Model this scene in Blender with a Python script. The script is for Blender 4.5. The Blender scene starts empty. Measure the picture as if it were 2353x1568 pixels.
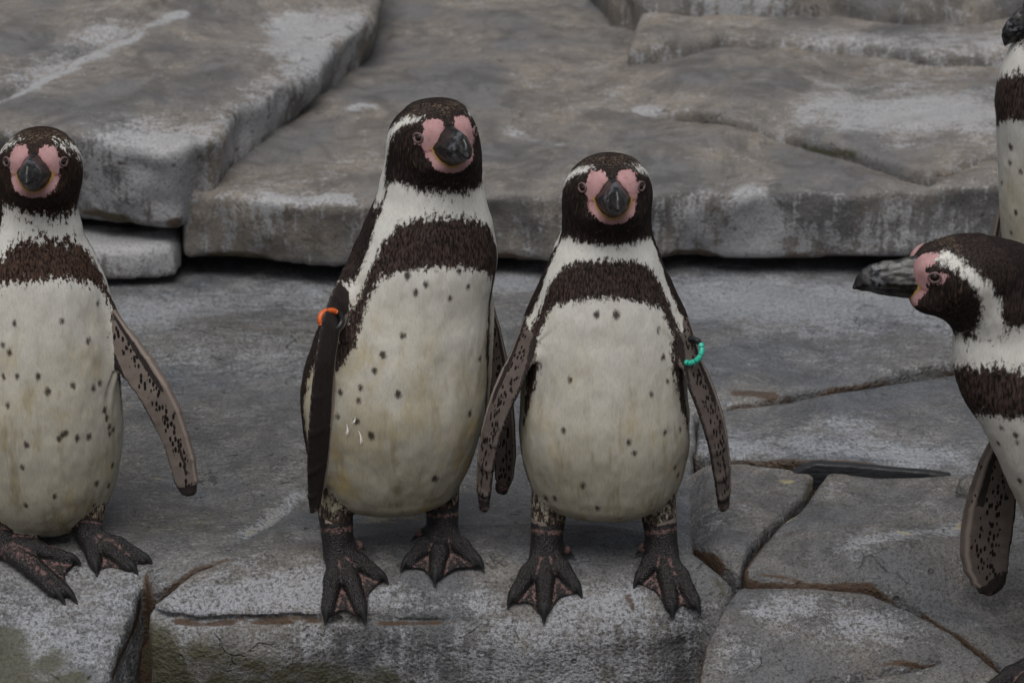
import bpy, math, random
import numpy as np
from mathutils import Vector
scene = bpy.context.scene
R = math.radians

# ------------------------------------------------------------------ camera, sky, sun, exposure
PITCH = R(22.0); DIST = 4.0; WID = 1.372
CAM = np.array([0.0, -DIST*math.cos(PITCH), 0.31 + DIST*math.sin(PITCH)])
cam_d = bpy.data.cameras.new('camera'); cam = bpy.data.objects.new('camera', cam_d)
scene.collection.objects.link(cam)
cam.location = CAM; cam.rotation_euler = (math.pi/2 - PITCH, 0, 0)
cam_d.sensor_width = 36; cam_d.lens = 36*DIST/WID
cam_d.clip_start = 0.1; cam_d.clip_end = 500
cam_d.dof.use_dof = True; cam_d.dof.focus_distance = DIST - 0.03; cam_d.dof.aperture_fstop = 7.1
scene.camera = cam

SUN_EL, SUN_AZ = R(68), R(192)      # azimuth clockwise from +Y
world = bpy.data.worlds.new('World'); scene.world = world; world.use_nodes = True
wn = world.node_tree.nodes; wl = world.node_tree.links
sky = wn.new('ShaderNodeTexSky'); sky.sky_type = 'NISHITA'; sky.sun_disc = False
sky.sun_elevation = SUN_EL; sky.sun_rotation = SUN_AZ
sky.air_density = 1.0; sky.dust_density = 4.0; sky.ozone_density = 1.0
hs = wn.new('ShaderNodeHueSaturation'); hs.inputs['Saturation'].default_value = 0.3
bg = wn['Background']; bg.inputs['Strength'].default_value = 0.055
wl.new(sky.outputs[0], hs.inputs['Color']); wl.new(hs.outputs[0], bg.inputs['Color'])
sd = bpy.data.lights.new('sun', 'SUN'); sd.energy = 1.5; sd.angle = R(42); sd.color = (1.0, 0.97, 0.93)
sun = bpy.data.objects.new('sun', sd); scene.collection.objects.link(sun)
sv = Vector((math.sin(SUN_AZ)*math.cos(SUN_EL), math.cos(SUN_AZ)*math.cos(SUN_EL), math.sin(SUN_EL)))
sun.rotation_euler = sv.to_track_quat('Z', 'Y').to_euler()
vs = scene.view_settings; vs.view_transform = 'Standard'; vs.look = 'None'; vs.gamma = 1.0
vs.exposure = 0.47; vs.use_curve_mapping = False

# ------------------------------------------------------------------ pixel helpers (frame 2352 x 1568)
FW = np.array([0, math.cos(PITCH), -math.sin(PITCH)]); UP = np.array([0, math.sin(PITCH), math.cos(PITCH)])
RT = np.array([1.0, 0, 0]); KPX = WID/DIST/2352.0
def ray(px, py): return FW + RT*((px-1176)*KPX) + UP*((784-py)*KPX)
def W(px, py, y):                       # point on the ray at depth plane y
    d = ray(px, py); return CAM + d*((y-CAM[1])/d[1])
def G(px, py, z):                       # point on the ray at height z
    d = ray(px, py); return CAM + d*((z-CAM[2])/d[2])
def RS(px, py, surf):                   # ray against a height function
    d = ray(px, py); lo, hi = 2.5, 9.0
    for s in np.linspace(2.8, 8.5, 400):
        p = CAM + d*s
        if p[2] < surf(p[0], p[1]): hi = s; lo = s-0.0143; break
    for _ in range(30):
        m = (lo+hi)/2; p = CAM + d*m
        if p[2] < surf(p[0], p[1]): hi = m
        else: lo = m
    return CAM + d*hi
def proj(P):
    q = P - CAM; f = q@FW
    return 1176 + (q@RT)/f/KPX, 784 - (q@UP)/f/KPX, f

# ------------------------------------------------------------------ numpy noise + surface-net mesher
_rng = np.random.RandomState(7)
_NT = _rng.rand(64, 64, 64).astype(np.float32)
def vnoise(P, s, off=0.0):
    q = P*s + off; i = np.floor(q).astype(np.int64); f = (q - i); f = f*f*(3-2*f)
    i &= 63; j = (i+1) & 63
    x, y, z = f[:, 0], f[:, 1], f[:, 2]
    def g(a, b, c): return _NT[a, b, c]
    x00 = g(i[:,0],i[:,1],i[:,2])*(1-x)+g(j[:,0],i[:,1],i[:,2])*x
    x10 = g(i[:,0],j[:,1],i[:,2])*(1-x)+g(j[:,0],j[:,1],i[:,2])*x
    x01 = g(i[:,0],i[:,1],j[:,2])*(1-x)+g(j[:,0],i[:,1],j[:,2])*x
    x11 = g(i[:,0],j[:,1],j[:,2])*(1-x)+g(j[:,0],j[:,1],j[:,2])*x
    return ((x00*(1-y)+x10*y)*(1-z) + (x01*(1-y)+x11*y)*z) - 0.5
def smin(a, b, k):
    h = np.maximum(k-np.abs(a-b), 0)/k; return np.minimum(a, b) - h*h*k*0.25
def smax(a, b, k): return -smin(-a, -b, k)
def sstep(e0, e1, x):
    t = np.clip((x-e0)/(e1-e0), 0, 1); return t*t*(3-2*t)

def mesh_sdf(f, lo, hi, h, C=4, lip=1.5):
    lo = np.array(lo, float); hi = np.array(hi, float)
    nb = np.ceil((hi-lo)/(h*C)).astype(int); n = nb*C + 1
    ax = [lo[a] + np.arange(nb[a]+1)*h*C for a in range(3)]
    gx, gy, gz = np.meshgrid(*ax, indexing='ij')
    cv = f(np.stack([gx.ravel(), gy.ravel(), gz.ravel()], 1)).reshape(gx.shape)
    near = np.abs(cv) < lip*h*C*1.75
    cell = np.zeros(nb, bool); neg = np.zeros(nb, bool); pos = np.zeros(nb, bool)
    for a in (0, 1):
        for b in (0, 1):
            for c in (0, 1):
                s = (slice(a, a+nb[0]), slice(b, b+nb[1]), slice(c, c+nb[2]))
                cell |= near[s]; neg |= cv[s] < 0; pos |= cv[s] >= 0
    cell |= neg & pos
    F = np.where(np.kron(cv[:-1,:-1,:-1] < 0, np.ones((C,C,C), bool)), -1.0, 1.0).astype(np.float32)
    F = np.pad(F, ((0,1),)*3, mode='edge')
    M = np.zeros(n, bool)
    big = np.kron(cell, np.ones((C,C,C), bool))
    for a in (0, 1):
        for b in (0, 1):
            for c in (0, 1):
                M[a:a+n[0]-1, b:b+n[1]-1, c:c+n[2]-1] |= big
    idx = np.argwhere(M)
    vals = np.empty(len(idx), np.float32)
    for s in range(0, len(idx), 200000):
        vals[s:s+200000] = f(lo + idx[s:s+200000]*h)
    F[M] = vals
    S = F < 0
    cnt = np.zeros(n-1, np.int8)
    for a in (0, 1):
        for b in (0, 1):
            for c in (0, 1):
                cnt += S[a:a+n[0]-1, b:b+n[1]-1, c:c+n[2]-1]
    act = (cnt > 0) & (cnt < 8)
    ci = np.argwhere(act); vid = np.full(n-1, -1, np.int64); vid[act] = np.arange(len(ci))
    acc = np.zeros((len(ci), 3)); num = np.zeros(len(ci))
    cor = [(a, b, c) for a in (0,1) for b in (0,1) for c in (0,1)]
    fv = {c: F[ci[:,0]+c[0], ci[:,1]+c[1], ci[:,2]+c[2]] for c in cor}
    for c in cor:
        for a in range(3):
            if c[a] == 0:
                c2 = list(c); c2[a] = 1; c2 = tuple(c2)
                A, B = fv[c], fv[c2]; m = (A < 0) != (B < 0)
                t = np.where(m, A/np.where(m, A-B, 1), 0)
                p = np.zeros((len(ci), 3)); p[:] = c; p[:, a] = t
                acc[m] += p[m]; num += m
    V = lo + (ci + acc/num[:, None])*h
    Q = []
    for a in range(3):
        b, c = (a+1) % 3, (a+2) % 3
        s0 = [slice(1, -1)]*3; s1 = [slice(1, -1)]*3
        s0[a] = slice(0, -1); s1[a] = slice(1, None)
        x = S[tuple(s0)] != S[tuple(s1)]
        e = np.argwhere(x)
        if not len(e): continue
        e = e + 1; e[:, a] -= 1
        inside = S[e[:,0], e[:,1], e[:,2]]
        def cellid(db, dc):
            q = e.copy(); q[:, b] += db; q[:, c] += dc
            return vid[q[:,0], q[:,1], q[:,2]]
        q = np.stack([cellid(-1,-1), cellid(0,-1), cellid(0,0), cellid(-1,0)], 1)
        q[~inside] = q[~inside][:, ::-1]
        Q.append(q)
    Q = np.concatenate(Q); Q = Q[(Q >= 0).all(1)]
    return V, Q

def grad(f, V, e=0.0008):
    g = np.empty_like(V)
    for a in range(3):
        d = np.zeros(3); d[a] = e
        g[:, a] = f(V+d) - f(V-d)
    return g/(np.linalg.norm(g, axis=1)[:, None]+1e-12)

def make_mesh(name, V, Q, mat, parent=None, attrs=None, loc=(0,0,0), smooth=True):
    me = bpy.data.meshes.new(name)
    V = np.asarray(V, np.float32) - np.array(loc, np.float32); Q = np.asarray(Q, np.int32)
    k = Q.shape[1]
    me.vertices.add(len(V)); me.vertices.foreach_set('co', V.ravel())
    me.loops.add(Q.size); me.loops.foreach_set('vertex_index', Q.ravel())
    me.polygons.add(len(Q)); me.polygons.foreach_set('loop_start', np.arange(0, Q.size, k, dtype=np.int32))
    me.update(calc_edges=True); me.validate()
    me.polygons.foreach_set('use_smooth', np.full(len(me.polygons), smooth))
    for nm, v in (attrs or {}).items():
        at = me.attributes.new(nm, 'FLOAT', 'POINT'); at.data.foreach_set('value', np.asarray(v, np.float32))
    me.materials.append(mat)
    o = bpy.data.objects.new(name, me); scene.collection.objects.link(o)
    if parent is not None: o.parent = parent
    else: o.location = loc
    return o
def tag(o, label=None, cat=None, group=None, kind=None):
    if label: o['label'] = label
    if cat: o['category'] = cat
    if group: o['group'] = group
    if kind: o['kind'] = kind
    return o
def empty(name, loc):
    o = bpy.data.objects.new(name, None); scene.collection.objects.link(o); o.location = loc
    o.empty_display_size = 0.05; return o
def tube(pts, rad, seg=8, closed=False):
    pts = [np.array(p, float) for p in pts]; n = len(pts); V = []; Q = []
    up = np.array([0.3, 0.2, 0.93])
    for i, p in enumerate(pts):
        t = pts[(i+1) % n] - pts[i-1] if closed else pts[min(i+1, n-1)] - pts[max(i-1, 0)]
        t = t/np.linalg.norm(t); a = np.cross(t, up); a /= np.linalg.norm(a); b = np.cross(t, a)
        r = rad[i] if hasattr(rad, '__len__') else rad
        for k in range(seg):
            w = 2*math.pi*k/seg; V.append(p + (a*math.cos(w)+b*math.sin(w))*r)
    for i in range(n if closed else n-1):
        for k in range(seg):
            A = i*seg; B = ((i+1) % n)*seg; k2 = (k+1) % seg
            Q.append((A+k, A+k2, B+k2, B+k))
    if not closed:
        for base, rev in ((0, 1), ((n-1)*seg, 0)):
            c = len(V); V.append(pts[0] if base == 0 else pts[-1])
            for k in range(0, seg, 2):
                q = [base+k, base+(k+1) % seg, base+(k+2) % seg, c]
                Q.append(q[::-1] if rev == 0 else q)
    V = np.array(V); Q = np.array(Q)[:, ::-1]
    return V, Q

# ------------------------------------------------------------------ node helpers
class N:
    def __init__(s, name):
        s.m = bpy.data.materials.new(name); s.m.use_nodes = True
        s.t = s.m.node_tree; s.b = s.t.nodes['Principled BSDF']
    def new(s, typ, **kw):
        n = s.t.nodes.new(typ)
        for k, v in kw.items(): setattr(n, k, v)
        return n
    def set(s, sock, v):
        if hasattr(v, 'is_output'): s.t.links.new(v, sock)
        elif isinstance(v, tuple) and len(v) == 3 and sock.type == 'RGBA': sock.default_value = (*v, 1)
        else: sock.default_value = v
    def attr(s, name): return s.new('ShaderNodeAttribute', attribute_name=name).outputs['Fac']
    def obj(s): return s.new('ShaderNodeTexCoord').outputs['Object']
    def map(s, vec, scale=(1,1,1), rot=(0,0,0), loc=(0,0,0)):
        n = s.new('ShaderNodeMapping'); s.set(n.inputs[0], vec)
        n.inputs['Scale'].default_value = scale; n.inputs['Rotation'].default_value = rot; n.inputs['Location'].default_value = loc
        return n.outputs[0]
    def noise(s, vec, scale, detail=3.0, rough=0.55, dist=0.0):
        n = s.new('ShaderNodeTexNoise'); s.set(n.inputs['Vector'], vec); n.inputs['Scale'].default_value = scale
        n.inputs['Detail'].default_value = detail; n.inputs['Roughness'].default_value = rough; n.inputs['Distortion'].default_value = dist
        return n.outputs['Fac']
    def voro(s, vec, scale, feature='F1', rnd=1.0):
        n = s.new('ShaderNodeTexVoronoi', feature=feature); s.set(n.inputs['Vector'], vec)
        n.inputs['Scale'].default_value = scale; n.inputs['Randomness'].default_value = rnd
        return n.outputs['Distance']
    def math(s, op, a, b=0.0, c=0.0, clamp=False):
        n = s.new('ShaderNodeMath', operation=op, use_clamp=clamp)
        s.set(n.inputs[0], a); s.set(n.inputs[1], b); s.set(n.inputs[2], c); return n.outputs[0]
    def ramp(s, v, a, b, c=0.0, d=1.0):
        n = s.new('ShaderNodeMapRange', interpolation_type='SMOOTHSTEP'); s.set(n.inputs[0], v)
        n.inputs[1].default_value = a; n.inputs[2].default_value = b; n.inputs[3].default_value = c; n.inputs[4].default_value = d
        return n.outputs[0]
    def mix(s, f, a, b):
        n = s.new('ShaderNodeMix', data_type='RGBA'); s.set(n.inputs[0], f); s.set(n.inputs[6], a); s.set(n.inputs[7], b)
        return n.outputs[2]
    def mul(s, a, v):
        n = s.new('ShaderNodeMix', data_type='RGBA', blend_type='MULTIPLY'); n.inputs[0].default_value = 1
        s.set(n.inputs[6], a); s.set(n.inputs[7], v); return n.outputs[2]
    def bump(s, h, strength=0.5, dist=0.003, prev=None):
        n = s.new('ShaderNodeBump'); n.inputs['Strength'].default_value = strength; n.inputs['Distance'].default_value = dist
        s.set(n.inputs['Height'], h)
        if prev is not None: s.set(n.inputs['Normal'], prev)
        return n.outputs[0]
    def out(s, col, rough=0.7, nrm=None, spec=None):
        s.set(s.b.inputs['Base Color'], col); s.set(s.b.inputs['Roughness'], rough)
        if nrm is not None: s.set(s.b.inputs['Normal'], nrm)
        if spec is not None: s.set(s.b.inputs['Specular IOR Level'], spec)
        return s.m

def rock_material(name, base=(0.155,0.153,0.152), light=(0.33,0.342,0.37), seed=0.0, bumpk=0.7, soft=0.0, whitek=0.72, gloss=0.0):
    n = N(name); o = n.map(n.obj(), loc=(seed, seed*0.7, seed*1.3))
    big = n.noise(o, 4.5, 4, 0.6, 0.6); mid = n.noise(o, 22, 5, 0.65, 0.3)
    st = n.noise(n.map(o, scale=(0.6, 1.6, 1)), 55, 5, 0.72)
    fine = n.noise(o, 210, 4, 0.8); grit = n.voro(o, 170)
    streak = n.noise(n.map(o, scale=(60, 60, 7)), 1.0, 4, 0.65)
    col = n.mix(n.ramp(big, 0.35, 0.65), tuple(c*f for c, f in zip(base, (0.86, 0.90, 0.97))), tuple(c*f for c, f in zip(base, (1.30, 1.19, 1.06))))
    patch = n.noise(o, 9.0, 4, 0.7, 1.2)
    col = n.mul(col, n.mix(n.ramp(patch, 0.32, 0.68, 0.60, 1.28), (0,0,0), (1,1,1)))
    col = n.mix(n.math('MULTIPLY', n.ramp(mid, 0.42, 0.62), 0.45), col, tuple(c*0.62 for c in base))
    wn = n.math('ADD', n.math('MULTIPLY', n.math('SUBTRACT', st, 0.5), 1.9), n.math('MULTIPLY', n.math('SUBTRACT', fine, 0.5), 1.9))
    gn = n.new('ShaderNodeNewGeometry'); sz = n.new('ShaderNodeSeparateXYZ'); n.set(sz.inputs[0], gn.outputs['Normal'])
    vert = n.ramp(n.math('ABSOLUTE', sz.outputs[2]), 0.75, 0.35)
    wn = n.math('ADD', wn, n.math('MULTIPLY', n.math('SUBTRACT', streak, 0.5), n.math('ADD', 0.4, n.math('MULTIPLY', vert, 2.2))))
    wn = n.math('ADD', wn, n.math('MULTIPLY', n.math('SUBTRACT', big, 0.5), 1.6))
    wv = n.math('ADD', wn, n.math('MULTIPLY', n.attr('white'), whitek))
    wm = n.math('MULTIPLY', n.ramp(wv, 0.12, 0.75, 0, 0.9), n.ramp(fine, 0.25, 0.6, 0.55, 1.0))
    col = n.mix(wm, col, light)
    # salt and pepper grit
    g = n.ramp(fine, 0.3, 0.7, 0.40+0.3*soft, 1.62-0.3*soft)
    col = n.mul(col, n.mix(g, (0,0,0), (1,1,1)))
    gm = n.ramp(grit, 0.05, 0.5, 0.55+0.2*soft, 1.15)
    col = n.mul(col, n.mix(gm, (0,0,0), (1,1,1)))
    col = n.mul(col, n.mix(n.ramp(n.noise(o, 520, 1), 0.3, 0.7, 0.68+0.15*soft, 1.32-0.15*soft), (0,0,0), (1,1,1)))
    # brown staining and moss close to joints
    ed = n.math('ADD', n.attr('brown'), n.math('MULTIPLY', n.math('SUBTRACT', st, 0.5), 0.9))
    ed = n.math('ADD', ed, n.math('MULTIPLY', n.math('SUBTRACT', mid, 0.5), 0.5))
    bm = n.ramp(ed, 0.45, 0.75)
    brown = n.mix(n.noise(o, 90, 3), (0.016, 0.010, 0.006), (0.095, 0.048, 0.020))
    col = n.mix(n.math('MULTIPLY', bm, 0.9), col, brown)
    ms = n.math('ADD', n.attr('moss'), n.math('MULTIPLY', n.math('SUBTRACT', st, 0.5), 1.5))
    moss = n.mix(n.noise(o, 160, 3), (0.012, 0.014, 0.006), (0.085, 0.078, 0.032))
    col = n.mix(n.ramp(ms, 0.4, 0.85, 0, 0.85), col, moss)
    yl = n.math('ADD', n.attr('yellow'), n.math('MULTIPLY', n.math('SUBTRACT', st, 0.5), 1.6))
    col = n.mix(n.ramp(yl, 0.5, 0.9, 0, 0.7), col, (0.34, 0.30, 0.16))
    dv = n.new('ShaderNodeVectorMath', operation='ADD'); dn = n.new('ShaderNodeTexNoise'); n.set(dn.inputs['Vector'], o); dn.inputs['Scale'].default_value = 9; dn.inputs['Detail'].default_value = 5
    dsc = n.new('ShaderNodeVectorMath', operation='SCALE'); n.set(dsc.inputs[0], dn.outputs['Color']); dsc.inputs['Scale'].default_value = 0.16
    n.set(dv.inputs[0], o); n.set(dv.inputs[1], dsc.outputs[0])
    ck = n.voro(dv.outputs[0], 5.0, 'DISTANCE_TO_EDGE')
    ckm = n.math('MULTIPLY', n.ramp(ck, 0.011, 0.003), n.ramp(patch, 0.54, 0.62))
    pit = n.math('MULTIPLY', n.ramp(n.voro(o, 38), 0.20, 0.10), n.ramp(mid, 0.55, 0.62))
    ckm = n.math('MAXIMUM', ckm, pit)
    col = n.mix(n.math('MULTIPLY', ckm, 0.5), col, (0.022,0.018,0.014))
    h = n.math('ADD', n.math('MULTIPLY', fine, 0.5), n.math('MULTIPLY', mid, 1.6))
    h = n.math('SUBTRACT', n.math('ADD', h, n.math('MULTIPLY', st, 0.9)), n.math('MULTIPLY', ckm, 1.2)); h = n.math('ADD', h, n.math('MULTIPLY', grit, 0.35))
    wet = n.attr('wet')
    rough = n.math('SUBTRACT', n.ramp(n.math('ADD', n.math('MULTIPLY', mid, 0.5), n.math('MULTIPLY', st, 0.5)), 0.3, 0.7, 0.72-gloss, 0.5-gloss), n.math('MULTIPLY', wet, 0.28))
    col = n.mul(col, n.mix(wet, (1,1,1), (0.72,0.70,0.66)))
    return n.out(col, rough, n.bump(h, bumpk, 0.007), 0.4+gloss)

# ------------------------------------------------------------------ rocks
def polyd(P2, poly):                    # signed distance, positive inside
    poly = np.asarray(poly)[:, :2]; d = np.full(len(P2), 1e9); ins = np.zeros(len(P2), bool)
    n = len(poly)
    for i in range(n):
        a, b = poly[i], poly[(i+1) % n]; e = b-a; w = P2-a
        t = np.clip((w@e)/(e@e+1e-12), 0, 1)
        d = np.minimum(d, ((w - t[:, None]*e)**2).sum(1))
        c = (a[1] > P2[:,1]) != (b[1] > P2[:,1])
        ins ^= c & (P2[:,0] < (b[0]-a[0])*(P2[:,1]-a[1])/(b[1]-a[1]+1e-12) + a[0])
    d = np.sqrt(d); return np.where(ins, d, -d)
def segd(P, pts):
    d = np.full(len(P), 1e9)
    pts = [np.asarray(p, float) for p in pts]
    for a, b in zip(pts[:-1], pts[1:]):
        a = a[:P.shape[1]]; b = b[:P.shape[1]]
        e = b-a; t = np.clip(((P-a)@e)/(e@e+1e-12), 0, 1)
        d = np.minimum(d, np.sqrt(((P-a-t[:,None]*e)**2).sum(1)))
    return d

def capsule(P, a, b, ra, rb):
    e = b-a; t = np.clip(((P-a)@e)/(e@e), 0, 1)
    return np.sqrt(((P-a-t[:,None]*e)**2).sum(1)) - (ra+(rb-ra)*t), t
def pick(V, px, py, tol=14):
    X, Y, D = proj(V); m = (X-px)**2+(Y-py)**2
    c = np.where(m < tol*tol)[0]
    if not len(c): c = np.argsort(m)[:20]
    near = c[D[c] < D[c].min()+0.02]
    return V[near[np.argmin(m[near])]]

def rock(name, label, poly, top, zb, h, mat, k=0.03, amp=0.008, warp=0.012, grooves=(), cat='rock', group=None,
         whites=(), browns=(), mosses=(), yellows=(), wets=(), edge_brown=0.014, edge_fn=None, lean=0.0, seed=0.0, pad=0.06, spike=0.0, cuts=()):
    poly = np.array([p[:2] for p in poly]); lo2 = poly.min(0)-pad; hi2 = poly.max(0)+pad
    def f(P):
        wx = vnoise(P, 9, 3+seed)*warp*2 + vnoise(P, 30, 9+seed)*warp*0.7
        wy = vnoise(P, 9, 21+seed)*warp*2 + vnoise(P, 30, 33+seed)*warp*0.7
        Q = P[:, :2] + np.stack([wx, wy], 1)
        dp = polyd(Q, poly)
        t = top(P[:,0], P[:,1]) + amp*(2.0*vnoise(P, 6, 50+seed) + 0.8*vnoise(P, 17, 60+seed) + 0.35*vnoise(P, 48, 70+seed) + 0.16*vnoise(P, 120, 80+seed))
        for pts, wd, dep in grooves:
            gd = segd(Q, pts); t = t - dep*np.exp(-(gd/wd)**2)
        d = smax((P[:,2]-t)*0.85, -dp + lean*np.maximum(0, P[:,2]-zb), k)
        for pts, rr_ in cuts:
            A3 = np.array([1, 0.3, 1.0]); PP = P*A3 + np.stack([0*P[:,0], 0*P[:,0], 0.004*vnoise(P, 60, 2)+0.006*vnoise(P, 18, 6)], 1); best = np.full(len(P), -9.0)
            for i_ in range(len(pts)-1):
                cd_, _ = capsule(PP, np.array(pts[i_])*A3, np.array(pts[i_+1])*A3, rr_[i_], rr_[i_+1]); best = np.maximum(best, -cd_)
            d = smax(d, best, 0.004)
        if spike: d = d + spike*vnoise(P*np.array([1,1,0.25]), 55, 5)
        return np.maximum(d, zb-P[:,2])
    tx = np.linspace(lo2[0], hi2[0], 24); ty = np.linspace(lo2[1], hi2[1], 24); gx, gy = np.meshgrid(tx, ty)
    inside = polyd(np.stack([gx.ravel(), gy.ravel()], 1), poly) > -0.03
    zt = top(gx.ravel(), gy.ravel())[inside].max() + 0.03
    V, Q = mesh_sdf(f, (lo2[0], lo2[1], zb-h*2), (hi2[0], hi2[1], zt), h)
    at = {}
    dp = polyd(V[:, :2], poly)
    jag = 1 + 0.8*vnoise(V, 12, 14+seed)*2
    br = np.exp(-np.maximum(dp, 0)/(edge_brown*np.clip(jag, 0.25, 2)))*1.0 if edge_brown else np.zeros(len(V))
    if edge_fn is not None: br = br*edge_fn(V)
    nz = vnoise(V, 25, 90+seed)
    VW = V + 0.5*np.stack([vnoise(V, 14, 91+seed), vnoise(V, 14, 95+seed), vnoise(V, 14, 99+seed)], 1)*0.05
    def blobs(lst):
        a = np.zeros(len(V))
        for b in lst:
            pts, r, s = b
            c = [pick(V, *p) for p in pts]
            dd = segd(VW, c) if len(c) > 1 else np.sqrt(((VW-c[0])**2).sum(1))
            dd = dd*(1 + 0.9*nz)
            a = np.maximum(a, s*np.exp(-(dd/r)**2))
        return a
    at['white'] = blobs(whites); at['brown'] = np.maximum(br, blobs(browns)); at['moss'] = blobs(mosses)
    for pts, rr_ in cuts:
        A3 = np.array([1, 0.3, 1.0]); best = np.full(len(V), 9.0)
        for i_ in range(len(pts)-1):
            cd_, _ = capsule(V*A3, np.array(pts[i_])*A3, np.array(pts[i_+1])*A3, rr_[i_], rr_[i_+1]); best = np.minimum(best, cd_)
        at['brown'] = np.maximum(at['brown'], 0.95*np.exp(-np.maximum(best+0.0015, 0)/0.0018))
    at['yellow'] = blobs(yellows); at['wet'] = blobs(wets)
    base = np.array([poly[:,0].mean(), poly[:,1].mean(), zb])
    o = make_mesh(name, V, Q, mat, None, at, base)
    tag(o, label, cat, group, 'thing')
    return V

m_front = rock_material('rock_front', seed=0.0)
m_floor = rock_material('rock_floor', base=(0.158,0.164,0.172), light=(0.34,0.36,0.395), seed=3.1, gloss=0.22, whitek=0.95)
m_back = rock_material('rock_back', base=(0.172,0.163,0.153), light=(0.37,0.375,0.39), seed=7.7, bumpk=0.35, soft=1.0, whitek=1.0)

def zE2(x, y):
    t = np.maximum(0, 0.03-y); return np.where(t < 0.15, -3.2*t*t, -0.072-0.96*(t-0.15)) + 0.0
def zFloor(x, y):
    t = np.maximum(0, 0.10-y); s = np.where(t < 0.2, -2.0*t*t, -0.08-0.8*(t-0.2))
    return -0.010 + s*sstep(-0.40, -0.52, x) - 0.006*sstep(-0.05, 0.25, y)
def zB(x, y): return 0.150 + 0.035*(y-1.1)

def px2(lst, z): return [G(a, b, z) for a, b in lst]
def pxs(lst, s): return [RS(a, b, s) for a, b in lst]

# floor of the ledge, running down under the left-hand penguin
front_l = pxs([(336,1325),(312,1400),(284,1480),(256,1568),(236,1640)], zFloor)
fl_poly = [(-1.6, 1.4), (-1.6, -0.3)] + [(-0.62, -0.33)] + front_l[::-1] + \
  px2([(350,1314),(400,1306),(470,1296),(560,1285),(700,1266),(900,1242),(1050,1230),(1230,1225),(1400,1235),(1555,1265),(1600,1262),(1605,1100),(1592,1060),(1600,940),(1690,915),(1795,905),(1815,895),(1960,872),(2120,842),(2352,805)], -0.012) + [(1.3, 0.62), (1.3, 1.4)]
def floor_edge(V): return sstep(0.30, 0.1, V[:,1])*0.9 + 0.75*sstep(0.3, 0.35, V[:,0])
floorV = rock('floor_slab', 'wide wet grey rock ledge that runs back behind the standing penguins', fl_poly, zFloor, -0.28, 0.0065, m_floor, k=0.011, amp=0.008, warp=0.007,
     grooves=[(px2([(540,1240),(620,1190),(705,1132)], -0.012), 0.012, 0.008)], edge_brown=0.005, edge_fn=floor_edge,
     whites=[([(300,720),(500,690),(700,670)], 0.10, 0.5), ([(300,850),(620,830)], 0.10, 0.35), ([(1650,690),(2100,700)], 0.13, 0.75), ([(60,1480),(200,1500)],0.08,0.55), ([(250,1380)],0.05,0.5), ([(1170,650)],0.06,0.6), ([(560,1230),(690,1140)],0.012,0.9),([(1700,800),(2000,820)],0.08,0.25)],
     browns=[([(1690,905),(1785,910)], 0.016, 1.0), ([(250,618),(400,618)],0.018,0.8), ([(318,1390),(290,1470),(255,1560)],0.010,1.0)],
     mosses=[([(20,1500),(60,1560)], 0.045, 1.0), ([(130,1520)],0.035,0.9), ([(180,1568),(90,1568)], 0.03, 0.9)],
     yellows=[([(360,1100)],0.02,0.75), ([(330,1215),(520,1180)],0.02,0.6), ([(480,1160)],0.025,0.5),([(600,1240),(760,1205)],0.02,0.55),([(850,1195),(960,1185)],0.03,0.7),([(560,1225),(640,1180),(700,1140)],0.006,0.75)],
     wets=[([(360,1000),(600,1080)], 0.25, 0.8), ([(300,1200),(700,1180)], 0.1, 1.0), ([(900,1205)],0.05,1.0), ([(400,800),(650,760)],0.15,0.6)])

d2_poly = px2([(1603,945),(1690,925),(1815,914),(1960,892),(2120,861),(2400,816)], -0.012) + [(1.25,0.6),(1.25,0.2)] + px2([(2170,1088),(2010,1072),(1880,1062),(1700,1050),(1595,1045)], -0.02)
def zD2(x, y): return -0.014 - 0.02*sstep(0.33, 0.24, y)
rock('floor_slab', 'smooth grey slab in front of the brown crack, behind the black strip', d2_poly, zD2, -0.2, 0.006, m_floor, k=0.010, amp=0.006, warp=0.006, seed=4.0, edge_brown=0.0035,
     whites=[([(1850,1020),(2150,1050)],0.04,0.8), ([(1700,1020)],0.06,0.6), ([(1950,980)],0.05,0.5)], browns=[([(1700,925),(1785,925)],0.01,0.9)],
     mosses=[([(2000,1030),(2130,1045)],0.012,0.7)])

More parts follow.
